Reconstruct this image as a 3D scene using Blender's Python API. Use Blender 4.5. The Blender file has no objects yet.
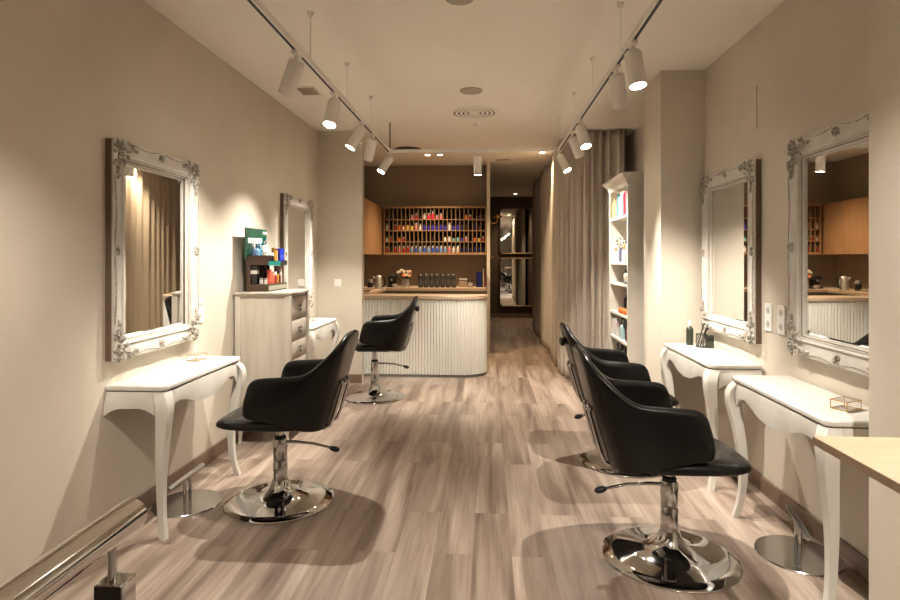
import bpy, bmesh, math, random
from mathutils import Vector, Matrix
C = bpy.context.scene.collection
PI = math.pi
rnd = random.Random(7)

# ------------------------------------------------------------ camera
CAM_H = 1.45
PSI = math.atan(37/575)
cam_d = bpy.data.cameras.new('camera'); cam = bpy.data.objects.new('camera', cam_d); C.objects.link(cam)
cam_d.sensor_width = 36; cam_d.lens = 575/900*36
cam_d.shift_y = -42/900
cam_d.clip_start = 0.05
cam.location = (0, 0, CAM_H); cam.rotation_euler = (PI/2, 0, PSI)
bpy.context.scene.camera = cam
# ------------------------------------------------------------ world, exposure
w = bpy.data.worlds.new('world'); bpy.context.scene.world = w; w.use_nodes = True
w.node_tree.nodes['Background'].inputs[0].default_value = (1, 0.85, 0.68, 1)
w.node_tree.nodes['Background'].inputs[1].default_value = 0.05
vs = bpy.context.scene.view_settings
vs.view_transform = 'Standard'; vs.look = 'None'; vs.gamma = 1; vs.use_curve_mapping = False
vs.exposure = 1.72
SPOT_W = 68          # watts of each track spotlight
LAMP_COL = (1.0, 0.915, 0.81)

# ------------------------------------------------------------ materials
def srgb(r, g, b):
    f = lambda c: (c/255/12.92) if c/255 <= 0.04045 else ((c/255+0.055)/1.055)**2.4
    return (f(r), f(g), f(b), 1)
MC = {}
def mat(name, col, rough=0.5, metal=0.0, var=0.0, vscale=6.0, col2=None, bump=0.0, bscale=40, stretch=(1,1,1), coat=0.0, trans=0.0, emit=None, spec=0.5):
    if name in MC: return MC[name]
    m = bpy.data.materials.new(name); m.use_nodes = True; nt = m.node_tree
    b = nt.nodes['Principled BSDF']
    if len(col) == 3: col = (*col, 1)
    b.inputs['Base Color'].default_value = col
    b.inputs['Roughness'].default_value = rough; b.inputs['Metallic'].default_value = metal
    b.inputs['Coat Weight'].default_value = coat; b.inputs['Transmission Weight'].default_value = trans
    b.inputs['Specular IOR Level'].default_value = spec
    if emit:
        b.inputs['Emission Color'].default_value = (*emit[0], 1); b.inputs['Emission Strength'].default_value = emit[1]
    tc = nt.nodes.new('ShaderNodeTexCoord'); mp = nt.nodes.new('ShaderNodeMapping'); mp.inputs['Scale'].default_value = stretch
    nt.links.new(tc.outputs['Object'], mp.inputs[0])
    n = nt.nodes.new('ShaderNodeTexNoise'); n.inputs['Scale'].default_value = vscale; n.inputs['Detail'].default_value = 5
    nt.links.new(mp.outputs[0], n.inputs['Vector'])
    if var > 0 or col2:
        r = nt.nodes.new('ShaderNodeValToRGB'); nt.links.new(n.outputs['Fac'], r.inputs[0])
        if col2 is None: col2 = tuple(c*(1-var) for c in col[:3])+(1,)
        r.color_ramp.elements[0].position = 0.35; r.color_ramp.elements[1].position = 0.65
        r.color_ramp.elements[0].color = col2; r.color_ramp.elements[1].color = col
        nt.links.new(r.outputs[0], b.inputs['Base Color'])
    if bump > 0:
        n2 = nt.nodes.new('ShaderNodeTexNoise'); n2.inputs['Scale'].default_value = bscale; n2.inputs['Detail'].default_value = 4
        nt.links.new(mp.outputs[0], n2.inputs['Vector'])
        bp = nt.nodes.new('ShaderNodeBump'); bp.inputs['Strength'].default_value = bump; bp.inputs['Distance'].default_value = 0.01
        nt.links.new(n2.outputs['Fac'], bp.inputs['Height']); nt.links.new(bp.outputs[0], b.inputs['Normal'])
    MC[name] = m; return m

WALL = mat('wall plaster', (0.61, 0.55, 0.455), 0.85, var=0.10, vscale=1.6, bump=0.05, bscale=9)
CEIL = mat('ceiling paint', (0.85, 0.80, 0.71), 0.9, var=0.03, vscale=1)
CREAM = mat('painted white wood', (0.63, 0.605, 0.55), 0.42, col2=(0.55, 0.515, 0.45, 1), vscale=7, stretch=(1, 1, .35), bump=0.06, bscale=30)
CREAMT = mat('painted white tabletop', (0.60, 0.58, 0.53), 0.35, col2=(0.54, 0.515, 0.465, 1), vscale=5, stretch=(.4, 2.5, 1), bump=0.04, bscale=30)
CHESTP = mat('grey beige painted wood', (0.50, 0.46, 0.39), 0.5, col2=(0.42, 0.38, 0.31, 1), vscale=9, stretch=(2, 2, .25), bump=0.05, bscale=30)
SEAM = mat('dark seam', (0.10, 0.075, 0.05), 0.7)
FRAMEW = mat('antique white frame', (0.58, 0.555, 0.505), 0.45, col2=(0.53, 0.495, 0.435, 1), vscale=14, bump=0.08, bscale=60)
ORN = mat('washed grey carving', (0.15, 0.125, 0.095), 0.6, col2=(0.52, 0.48, 0.41, 1), vscale=60, bump=0.5, bscale=120)
BACKW = mat('brown backing wood', (0.16, 0.105, 0.065), 0.6, var=0.2)
MIRR = mat('mirror silver', (0.86, 0.87, 0.86), 0.015, 1.0)
LEATHER = mat('black leather', (0.006, 0.0055, 0.005), 0.27, bump=0.05, bscale=260, spec=.28)
BLACKP = mat('black plastic', (0.01, 0.01, 0.01), 0.4)
CHROME = mat('polished chrome', (0.62, 0.62, 0.62), 0.05, 1.0)
STEEL = mat('brushed steel', (0.52, 0.52, 0.52), 0.17, 1.0, bump=0.02, bscale=200, stretch=(1, 20, 1))
BRASS = mat('brass', (0.72, 0.45, 0.13), 0.25, 1.0)
LAMPW = mat('white lamp enamel', (0.78, 0.75, 0.69), 0.45)
LENS = mat('lit lamp lens', (1, 1, 1), 0.5, emit=((1, .88, .7), 30))
GROOVE = mat('rail groove', (0.03, 0.025, 0.02), 0.6)
PLASTIC = mat('white plastic', (0.8, 0.78, 0.74), 0.35)
CURT = mat('taupe curtain cloth', (0.56, 0.505, 0.43), 0.9, var=0.10, vscale=3, stretch=(3, 3, .3), bump=0.1, bscale=300)
OAK = mat('light oak', (0.50, 0.375, 0.265), 0.5, col2=(0.44, 0.32, 0.22, 1), vscale=7, stretch=(.35, 6, 6), bump=0.04, bscale=30)
CABW = mat('warm oak veneer', (0.36, 0.205, 0.10), 0.42, col2=(0.28, 0.155, 0.07, 1), vscale=8, stretch=(8, 5, .35))
RACKW = mat('rack oak', (0.25, 0.155, 0.085), 0.5, col2=(0.27, 0.15, 0.065, 1), vscale=9)
DARKW = mat('dark brown board', (0.05, 0.027, 0.015), 0.6)
ALCW = mat('brown taupe wall paint', (0.27, 0.215, 0.155), 0.85, var=0.1, vscale=1.5)
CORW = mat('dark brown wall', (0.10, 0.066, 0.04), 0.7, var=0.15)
RIBM = mat('white ribbed panel', (0.70, 0.68, 0.61), 0.5)
GREYP = mat('grey plinth', (0.2, 0.185, 0.16), 0.5)
STAND = mat('brown card display', (0.05, 0.024, 0.012), 0.55)
def glassm(name, col=(1, 1, 1), rough=0.02):
    return mat(name, col, rough, trans=1.0)
GLASS = glassm('clear glass')

def floor_mat():
    m = bpy.data.materials.new('wood plank floor'); m.use_nodes = True; nt = m.node_tree; L = nt.links
    b = nt.nodes['Principled BSDF']
    tc = nt.nodes.new('ShaderNodeTexCoord')
    mp = nt.nodes.new('ShaderNodeMapping'); mp.inputs['Rotation'].default_value = (0, 0, PI/2); mp.inputs['Location'].default_value = (.31, .07, 0)
    L.new(tc.outputs['Object'], mp.inputs[0])
    br = nt.nodes.new('ShaderNodeTexBrick'); L.new(mp.outputs[0], br.inputs['Vector'])
    br.inputs['Scale'].default_value = 1; br.inputs['Brick Width'].default_value = 1.25; br.inputs['Row Height'].default_value = 0.19
    br.inputs['Mortar Size'].default_value = 0.0012; br.inputs['Mortar Smooth'].default_value = 0.2
    br.inputs['Color1'].default_value = (0, 0, 0, 1); br.inputs['Color2'].default_value = (1, 1, 1, 1); br.inputs['Mortar'].default_value = (.5, .5, .5, 1)
    br.offset = 0.37
    # offset the grain per plank
    sep = nt.nodes.new('ShaderNodeVectorMath'); sep.operation = 'MULTIPLY_ADD'
    L.new(br.outputs['Color'], sep.inputs[0]); sep.inputs[1].default_value = (7, 13, 0); L.new(tc.outputs['Object'], sep.inputs[2])
    mg = nt.nodes.new('ShaderNodeMapping'); mg.inputs['Scale'].default_value = (1, .09, 1); L.new(sep.outputs[0], mg.inputs[0])
    n1 = nt.nodes.new('ShaderNodeTexNoise'); n1.inputs['Scale'].default_value = 9; n1.inputs['Detail'].default_value = 6; n1.inputs['Distortion'].default_value = .5
    L.new(mg.outputs[0], n1.inputs['Vector'])
    mg2 = nt.nodes.new('ShaderNodeMapping'); mg2.inputs['Scale'].default_value = (1, .035, 1); L.new(sep.outputs[0], mg2.inputs[0])
    n2 = nt.nodes.new('ShaderNodeTexNoise'); n2.inputs['Scale'].default_value = 55; n2.inputs['Detail'].default_value = 3
    L.new(mg2.outputs[0], n2.inputs['Vector'])
    cr = nt.nodes.new('ShaderNodeValToRGB'); L.new(n1.outputs['Fac'], cr.inputs[0])
    e = cr.color_ramp.elements
    e[0].position = .3; e[0].color = (0.155, 0.108, 0.080, 1); e[1].position = .72; e[1].color = (0.49, 0.405, 0.335, 1)
    mid = cr.color_ramp.elements.new(.5); mid.color = (0.335, 0.258, 0.205, 1)
    mx = nt.nodes.new('ShaderNodeMixRGB'); mx.blend_type = 'MULTIPLY'; mx.inputs[0].default_value = .6
    r2 = nt.nodes.new('ShaderNodeValToRGB'); r2.color_ramp.elements[0].position = .3; r2.color_ramp.elements[0].color = (.62, .58, .54, 1); r2.color_ramp.elements[1].position = .6
    L.new(n2.outputs['Fac'], r2.inputs[0]); L.new(cr.outputs[0], mx.inputs[1]); L.new(r2.outputs[0], mx.inputs[2])
    mx2 = nt.nodes.new('ShaderNodeMixRGB'); mx2.blend_type = 'MULTIPLY'; mx2.inputs[0].default_value = .5
    r3 = nt.nodes.new('ShaderNodeValToRGB'); r3.color_ramp.elements[0].color = (.58, .55, .52, 1)
    L.new(br.outputs['Color'], r3.inputs[0]); L.new(mx.outputs[0], mx2.inputs[1]); L.new(r3.outputs[0], mx2.inputs[2])
    mx3 = nt.nodes.new('ShaderNodeMixRGB'); L.new(br.outputs['Fac'], mx3.inputs[0]); L.new(mx2.outputs[0], mx3.inputs[1]); mx3.inputs[2].default_value = (.22, .15, .11, 1)
    L.new(mx3.outputs[0], b.inputs['Base Color'])
    b.inputs['Roughness'].default_value = .38
    bp = nt.nodes.new('ShaderNodeBump'); bp.inputs['Strength'].default_value = .12; bp.inputs['Distance'].default_value = .004
    L.new(n2.outputs['Fac'], bp.inputs['Height']); L.new(bp.outputs[0], b.inputs['Normal'])
    return m
FLOOR = floor_mat()
SKIRT = mat('skirting wood', (0.21, 0.138, 0.095), 0.45, col2=(0.15, 0.098, 0.066, 1), vscale=8, stretch=(6, .4, 6))

# ------------------------------------------------------------ mesh helpers
class MB:
    def __init__(s): s.v = []; s.f = []; s.m = []; s.mi = 0; s.M = Matrix()
    def add(s, vs, fs):
        o = len(s.v); s.v += [tuple(s.M @ Vector(p)) for p in vs]
        s.f += [tuple(i+o for i in f) for f in fs]; s.m += [s.mi]*len(fs); return s
    def box(s, x0, x1, y0, y1, z0, z1):
        return s.add([(x, y, z) for x in (x0, x1) for y in (y0, y1) for z in (z0, z1)],
                     [(0, 1, 3, 2), (4, 6, 7, 5), (0, 4, 5, 1), (2, 3, 7, 6), (0, 2, 6, 4), (1, 5, 7, 3)])
    def grid(s, rows, cu=False, cv=False):
        n = len(rows); m = len(rows[0]); vs = [p for r in rows for p in r]; fs = []
        for i in range(n if cu else n-1):
            for j in range(m if cv else m-1):
                a, b = i, (i+1) % n; c, d = j, (j+1) % m
                fs.append((a*m+c, a*m+d, b*m+d, b*m+c))
        return s.add(vs, fs)
    def loft(s, rows):
        s.grid(rows, False, True); m = len(rows[0])
        s.add(list(rows[0]), [tuple(range(m))]); s.add(list(rows[-1]), [tuple(range(m))]); return s
    def lathe(s, prof, n=20, c=(0, 0, 0)):
        rows = [[(c[0]+r*math.cos(2*PI*k/n), c[1]+r*math.sin(2*PI*k/n), c[2]+z) for k in range(n)] for r, z in prof]
        return s.loft(rows)
    def tube(s, pts, r, n=10):
        pts = [Vector(p) for p in pts]; rr = r if isinstance(r, (list, tuple)) else [r]*len(pts)
        rows = []; up = Vector((0, 0, 1)); prev = None
        for i, p in enumerate(pts):
            t = (pts[min(i+1, len(pts)-1)]-pts[max(i-1, 0)]).normalized()
            if prev is None:
                a = t.cross(up if abs(t.z) < .9 else Vector((1, 0, 0))).normalized()
            else:
                a = (prev - t*prev.dot(t)).normalized()
            prev = a; b = t.cross(a)
            rows.append([tuple(p+(a*math.cos(2*PI*k/n)+b*math.sin(2*PI*k/n))*rr[i]) for k in range(n)])
        return s.loft(rows)
    def sph(s, c, r, n=10, sc=(1, 1, 1)):
        rows = []
        for i in range(n//2+1):
            a = PI*i/(n//2); q = max(math.sin(a), .001)
            rows.append([(c[0]+sc[0]*r*q*math.cos(2*PI*k/n), c[1]+sc[1]*r*q*math.sin(2*PI*k/n), c[2]-sc[2]*r*math.cos(a)) for k in range(n)])
        return s.grid(rows, False, True)
    def prism(s, out, z0, z1):
        return s.loft([[(x, y, z0) for x, y in out], [(x, y, z1) for x, y in out]])
    def pad(s, cx, cy, z0, lx, ly, h, e=3.2, n=40, rd=.02):
        prof = [(-rd, 0), (-rd*.35, h*.12), (0, h*.38), (0, h*.62), (-rd*.3, h*.86), (-rd*1.1, h*.97), (-rd*2.4, h*1.0)]
        rows = []
        for d, z in prof:
            row = []
            for k in range(n):
                a = 2*PI*k/n; c_, s_ = math.cos(a), math.sin(a)
                row.append((cx+(lx/2+d)*math.copysign(abs(c_)**(2/e), c_), cy+(ly/2+d)*math.copysign(abs(s_)**(2/e), s_), z0+z))
            rows.append(row)
        return s.loft(rows)
    def build(s, name, mats, parent=None, bevel=0, sub=0, angle=38, loc=None, seg=2):
        me = bpy.data.meshes.new(name); me.from_pydata(s.v, [], s.f)
        bm = bmesh.new(); bm.from_mesh(me)
        bmesh.ops.remove_doubles(bm, verts=bm.verts, dist=1e-5)
        bmesh.ops.recalc_face_normals(bm, faces=bm.faces)
        lay = None
        bm.to_mesh(me); n_ok = len(bm.faces) == len(s.f); bm.free()
        if not isinstance(mats, (list, tuple)): mats = [mats]
        for m in mats: me.materials.append(m)
        if len(mats) > 1:
            if n_ok:
                for p, i in zip(me.polygons, s.m): p.material_index = i
            else:   # rebuild unmerged so that the indices fit
                me.clear_geometry(); me.from_pydata(s.v, [], s.f)
                for p, i in zip(me.polygons, s.m): p.material_index = i
        for p in me.polygons: p.use_smooth = True
        me.set_sharp_from_angle(angle=math.radians(angle))
        o = bpy.data.objects.new(name, me); C.objects.link(o)
        if loc: o.location = loc
        if parent: o.parent = parent
        if bevel:
            b = o.modifiers.new('bevel', 'BEVEL'); b.width = bevel; b.segments = seg; b.limit_method = 'ANGLE'; b.angle_limit = math.radians(40)
            b.harden_normals = False
        if sub:
            q = o.modifiers.new('sub', 'SUBSURF'); q.levels = sub; q.render_levels = sub
        return o
def tag(o, label, cat, group=None, kind=None):
    o['label'] = label; o['category'] = cat
    if group: o['group'] = group
    if kind: o['kind'] = kind
    return o
def thing(name, label, cat, loc=(0, 0, 0), rz=0, group=None):
    o = bpy.data.objects.new(name, None); C.objects.link(o); o.empty_display_size = .1
    o.location = loc; o.rotation_euler = (0, 0, rz); return tag(o, label, cat, group)
def struct(o): o['kind'] = 'structure'; return o
def sbox(name, m, x0, x1, y0, y1, z0, z1):
    return struct(MB().box(x0, x1, y0, y1, z0, z1).build(name, m))
def dup(root, loc, rz, label, group=None):
    r = root.copy(); C.objects.link(r); r.location = loc; r.rotation_euler = (0, 0, rz); r['label'] = label
    if group: r['group'] = group
    for ch in list(root.children):
        c = ch.copy(); C.objects.link(c); c.parent = r
        for g in list(ch.children):
            d = g.copy(); C.objects.link(d); d.parent = c
    return r
def cat(keys, x):
    """smooth interpolation through (x, (values...)) keys"""
    ks = keys
    if x <= ks[0][0]: return list(ks[0][1])
    if x >= ks[-1][0]: return list(ks[-1][1])
    for i in range(len(ks)-1):
        if ks[i][0] <= x <= ks[i+1][0]:
            x0, p1 = ks[i]; x1, p2 = ks[i+1]; h = x1-x0; t = (x-x0)/h
            def tan(j):
                if j == 0: return [(b-a)/(ks[1][0]-ks[0][0]) for a, b in zip(ks[0][1], ks[1][1])]
                if j == len(ks)-1: return [(b-a)/(ks[-1][0]-ks[-2][0]) for a, b in zip(ks[-2][1], ks[-1][1])]
                return [(b-a)/(ks[j+1][0]-ks[j-1][0]) for a, b in zip(ks[j-1][1], ks[j+1][1])]
            m1, m2 = tan(i), tan(i+1); t2 = t*t; t3 = t2*t
            return [(2*t3-3*t2+1)*a+(t3-2*t2+t)*h*u+(-2*t3+3*t2)*b+(t3-t2)*h*v for a, b, u, v in zip(p1, p2, m1, m2)]

# ------------------------------------------------------------ the room
XL, XR, H = -1.97, 1.709, 2.93
YB = -2.6
sbox('floor', FLOOR, -2.2, 2.0, YB-.2, 14.3, -.12, 0)
sbox('ceiling', CEIL, -2.2, 2.0, YB-.2, 14.3, H, H+.12)
sbox('wall_left', WALL, XL-.12, XL, YB, 6.6, 0, H)
sbox('wall_right', WALL, XR, XR+.12, YB, 9.0, 0, H)
sbox('wall_front', WALL, XL, XR, YB-.12, YB, 0, H)
sbox('wall_left_pier', WALL, XL-.12, -1.45, 6.6, 6.70, 0, H)
sbox('wall_alcove_side', ALCW, XL-.12, XL, 6.70, 9.2, 0, H)
sbox('wall_alcove_back', ALCW, XL-.12, .0, 9.2, 9.32, 0, H)
sbox('wall_partition', ALCW, 0.0, .05, 8.95, 14, 0, H)
sbox('wall_partition_end', WALL, -.004, .046, 8.90, 8.95, 0, H)
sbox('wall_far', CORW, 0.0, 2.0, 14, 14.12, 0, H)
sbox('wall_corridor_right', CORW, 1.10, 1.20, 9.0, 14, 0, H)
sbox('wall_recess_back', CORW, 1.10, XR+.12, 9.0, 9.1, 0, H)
sbox('wall_right_pier', WALL, 1.37, XR, 4.64, 5.13, 0, H)
sbox('wall_right_near_pier', WALL, 1.37, XR, .6, 2.16, 0, H)
sk = .014
def skirt(name, *a): struct(MB().box(*a).build(name, SKIRT, bevel=.003))
skirt('baseboard_left', XL, XL+sk, YB, 6.6-sk, 0, .1)
skirt('baseboard_right', XR-sk, XR, 2.16, 4.64-sk, 0, .1)
skirt('baseboard_left_pier', XL, -1.45, 6.6-sk, 6.6, 0, .1)
skirt('baseboard_right_pier', 1.37-sk, XR, 4.64-sk, 4.64, 0, .1)
skirt('baseboard_pier_side', 1.37-sk, 1.37, 4.64, 5.13, 0, .1)
skirt('baseboard_near_pier', 1.37-sk, 1.37, .6, 2.16, 0, .1)
skirt('baseboard_partition', .05, .062, 8.95, 14, 0, .1)
skirt('baseboard_far', .062, 1.10, 13.988, 14, 0, .1)

# ------------------------------------------------------------ styling chairs
def shell_mesh():
    bot = [(0, (-.285, 0, .468)), (.18, (-.280, .125, .470)), (.32, (-.248, .21, .480)), (.44, (-.18, .252, .500)), (.6, (-.08, .266, .530)), (.8, (.025, .268, .553)), (.90, (.080, .268, .562)), (.96, (.104, .268, .578)), (1, (.117, .268, .608))]
    top = [(0, (-.432, 0, .998)), (.14, (-.430, .095, .994)), (.24, (-.418, .165, .968)), (.33, (-.372, .213, .912)), (.42, (-.315, .243, .856)), (.50, (-.255, .262, .806)), (.56, (-.205, .272, .784)), (.7, (-.090, .281, .774)), (.85, (.015, .282, .766)), (.92, (.050, .281, .758)), (.96, (.072, .279, .744)), (1, (.088, .275, .715))]
    rows = []; N = 72; T = 11
    def P(sg, a, t):
        b = cat(bot, a); u = cat(top, a)
        x = b[0]+(u[0]-b[0])*t; y = (b[1]+(u[1]-b[1])*t); z = b[2]+(u[2]-b[2])*t
        bulge = .010*math.sin(PI*t)
        x -= bulge*max(0, 1-a/.4); y += bulge*min(1, a/.4)
        return Vector((x, sg*y, z))
    for i in range(N+1):
        s = -1+2*i/N; a = abs(s); sg = 1 if s >= 0 else -1
        e = 1 if a < .9 else math.sqrt(max(0.03, 1-((a-.9)/.1)**2))
        th = .021*e
        row_o = []; row_i = []
        for k in range(T+1):
            t = k/T
            p = P(sg, a, t); a1 = max(a-.03, 0); a2 = min(a+.03, 1)
            d = (P(sg, a2, t)-P(sg, a1, t)) if a > .03 else Vector((0, sg, 0))
            n = Vector((d.y, -d.x, 0)).normalized()*(-sg)
            # n must point outwards: away from the seat centre (0.0,0)
            if n.dot(Vector((p.x-.05, p.y, 0))) < 0: n = -n
            row_o.append(p+n*th); row_i.append(p-n*th)
        up = (P(sg, a, 1)-P(sg, a, .95)).normalized()
        nn = (row_o[-1]-row_i[-1])*.5; c = (row_o[-1]+row_i[-1])*.5
        cap = [c+nn*math.cos(q)+up*math.sin(q)*th for q in (PI/4, PI/2, 3*PI/4)]
        rows.append([tuple(p) for p in row_o+cap+row_i[::-1]])
    m = MB(); m.loft(rows); return m

def make_chair(label, group, handle=False):
    t = thing('styling_chair', label, 'chair', group=group)
    b = MB(); b.lathe([(.0, 0), (.314, 0), (.318, .005), (.314, .010), (.26, .018), (.19, .028), (.13, .040), (.092, .058), (.066, .085), (.052, .108), (.046, .13), (0, .13)], 72)
    b.build('base', CHROME, t, angle=50)
    MB().lathe([(.0, .125), (.0415, .125), (.0415, .24), (.0405, .242), (.0415, .244), (.0415, .365), (.039, .372), (0, .372)], 36).build('column', CHROME, t)
    MB().lathe([(.0, .36), (.022, .36), (.022, .453), (0, .453)], 28).build('piston', CHROME, t)
    MB().lathe([(.0, .372), (.034, .372), (.034, .385), (.026, .392), (0, .392)], 28).build('collar', BLACKP, t)
    q = MB().tube([(-.02, 0, .35), (-.10, 0, .352), (-.20, 0, .345), (-.27, 0, .33), (-.31, 0, .32)], [.010, .009, .008, .0075, .0075], 10).build('pump_lever', CHROME, t)
    MB().tube([(-.30, 0, .322), (-.315, 0, .318), (-.335, 0, .313), (-.352, 0, .309), (-.36, 0, .307)], [.007, .015, .0175, .013, .003], 14).build('lever_knob', BLACKP, q)
    MB().box(-.16, .17, -.11, .11, .452, .489).build('seat_plate', BLACKP, t, bevel=.008)
    s = MB()
    # seat cushion with a rounded front edge
    rows = []; n = 48
    for d, z in [(-.035, .488), (-.012, .491), (.0, .502), (.0, .518), (-.010, .535), (-.032, .547), (-.07, .553), (-.15, .556)]:
        row = []
        for k in range(n):
            a = 2*PI*k/n; c_, s_ = math.cos(a), math.sin(a); e = 3.6
            x = .035+(.300+d)*math.copysign(abs(c_)**(2/e), c_); y = (.282+d)*math.copysign(abs(s_)**(2/e), s_)
            y *= 1-.10*max(0, (x-.1)/.26)
            zz = z-.034*max(0, (x-.08)/.25)**1.8*(z-.470)/.085
            row.append((x, y, zz))
        rows.append(row)
    s.loft(rows).build('seat', LEATHER, t, angle=60)
    shell_mesh().build('shell_back', LEATHER, t, angle=65)
    f = MB()
    for y in (-.075, .075):
        f.tube([(-.10, y, .462), (-.24, y, .455), (-.29, y, .460), (-.322, y, .475), (-.347, y, .53), (-.372, y, .62), (-.398, y, .71), (-.392, y, .735)], .009, 10)
    f.tube([(-.395, -.075, .715), (-.400, 0, .715), (-.395, .075, .715)], .007, 8)
    f.box(-.27, -.10, -.085, .085, .450, .458)
    f.build('back_bracket', CHROME, t)
    if handle:
        MB().pad(-.449, 0, .862, .040, .12, .05, rd=.008).build('headrest_socket', BLACKP, t)
    return t
G = 'black styling chairs on chrome disc bases'
c0 = make_chair('black leather styling chair in left foreground before the nearest left mirror', G)
c0.location = (-1.235, 3.37, 0); c0.rotation_euler = (0, 0, PI)
dup(c0, (.885, 2.86, 0), 0, 'largest black leather styling chair, right foreground, its seat pointing at the nearest right mirror')
c2 = make_chair('black styling chair with rear handle block, facing left in front of the ribbed counter', G, True)
c2.location = (-1.17, 5.94, 0); c2.rotation_euler = (0, 0, PI+.05)
def pump(chair, dz):     # gas lift height: everything above the column moves
    for ch in chair.children:
        if ch.name.split('.')[0] not in ('base', 'column', 'collar', 'pump_lever'): ch.location.z = dz
pump(c2, .035)
c4 = dup(c2, (.985, 4.17, 0), 0, 'black styling chair with rear handle block, half hidden behind the nearest right chair')
pump(c4, -.035)

# ------------------------------------------------------------ console tables
def make_console(label, L=.92, D=.32):
    t = thing('console_table', label, 'table', group='white cabriole console tables along the walls')
    x = L/2; ch = .028
    m = MB()
    def outl(g): return [(-x+g, 0), (-x+g, D-ch), (-x+ch*.8, D-g), (x-ch*.8, D-g), (x-g, D-ch), (x-g, 0)]
    m.loft([[(a, b, z) for a, b in outl(g)] for g, z in ((.008, .762), (0, .768), (0, .783), (.006, .79))])
    m.build('tabletop', CREAMT, t, bevel=.002)
    MB().loft([[(a, b, z) for a, b in outl(.012)] for z in (.757, .7622)]).build('top_joint', SEAM, t)
    # front apron
    keys = [(0, (.135,)), (.3, (.122,)), (.5, (.098,)), (.7, (.075,)), (.88, (.082,)), (1, (.13,))]
    m = MB(); rows_f = []; N = 48
    for i in range(N+1):
        s = -1+2*i/N; d = cat(keys, abs(s))[0]; px = s*(x-.055)
        yb = D-.008+.006*math.cos(s*PI/2)
        rows_f.append([(px, yb, .757), (px, yb+.005, .757-d*.5), (px, yb, .757-d), (px, yb-.018, .757-d), (px, yb-.018, .757)])
    m.loft(rows_f).build('apron', CREAM, t)
    keys2 = [(0, (.082,)), (.5, (.085,)), (.85, (.105,)), (1, (.12,))]
    for sg in (-1, 1):
        m = MB(); rows = []
        for i in range(21):
            s = i/20; d = cat(keys2, abs(2*s-1))[0]; py = .001+s*(D-.06); bg = .020*math.cos(s*PI/2)
            rows.append([(sg*(x-.008), py, .757), (sg*(x+.004+bg*.6), py, .757-d*.5), (sg*(x-.004+bg), py, .757-d), (sg*(x-.028+bg), py, .757-d), (sg*(x-.028), py, .757)])
        m.loft(rows).build('side_apron', CREAM, t)
    prof = [(0, .022, .036), (.02, .018, .036), (.08, .006, .034), (.16, -.004, .036), (.28, -.008, .041), (.40, .0, .048), (.52, .014, .056), (.61, .028, .064), (.67, .032, .068), (.72, .022, .070), (.757, .000, .070)]
    zk = [(z, (d, wd)) for z, d, wd in prof]
    for sx in (-1, 1):
        for back in (0,):
            m = MB(); rows = []
            for i in range(31):
                z = .757*i/30; d, wd = cat(zk, z)
                cx = sx*(x-.041+d); cy = D-.041+d
                h = wd/2; c = h*.14
                h2 = h; cyy = cy
                rows.append([(cx-h+c, cyy-h2, z), (cx+h-c, cyy-h2, z), (cx+h, cyy-h2+c, z), (cx+h, cyy+h2-c, z), (cx+h-c, cyy+h2, z), (cx-h+c, cyy+h2, z), (cx-h, cyy+h2-c, z), (cx-h, cyy-h2+c, z)])
            m.loft(rows).build('leg', CREAM, t, angle=35)
    return t
k = make_console('white curved-leg console table in left foreground, under the nearest left mirror')
k.location = (XL+.003, 3.31, 0); k.rotation_euler = (0, 0, -PI/2)
dup(k, (XL+.003, 5.78, 0), -PI/2, 'white console table in the far left corner behind the chest of drawers')
dup(k, (XR-.016, 2.885, 0), PI/2, 'white curved-leg console table nearest on the right, with a glass box on top')
dup(k, (XR-.016, 4.12, 0), PI/2, 'white console table by the right pier with spray bottle and brush cup on top')

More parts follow.
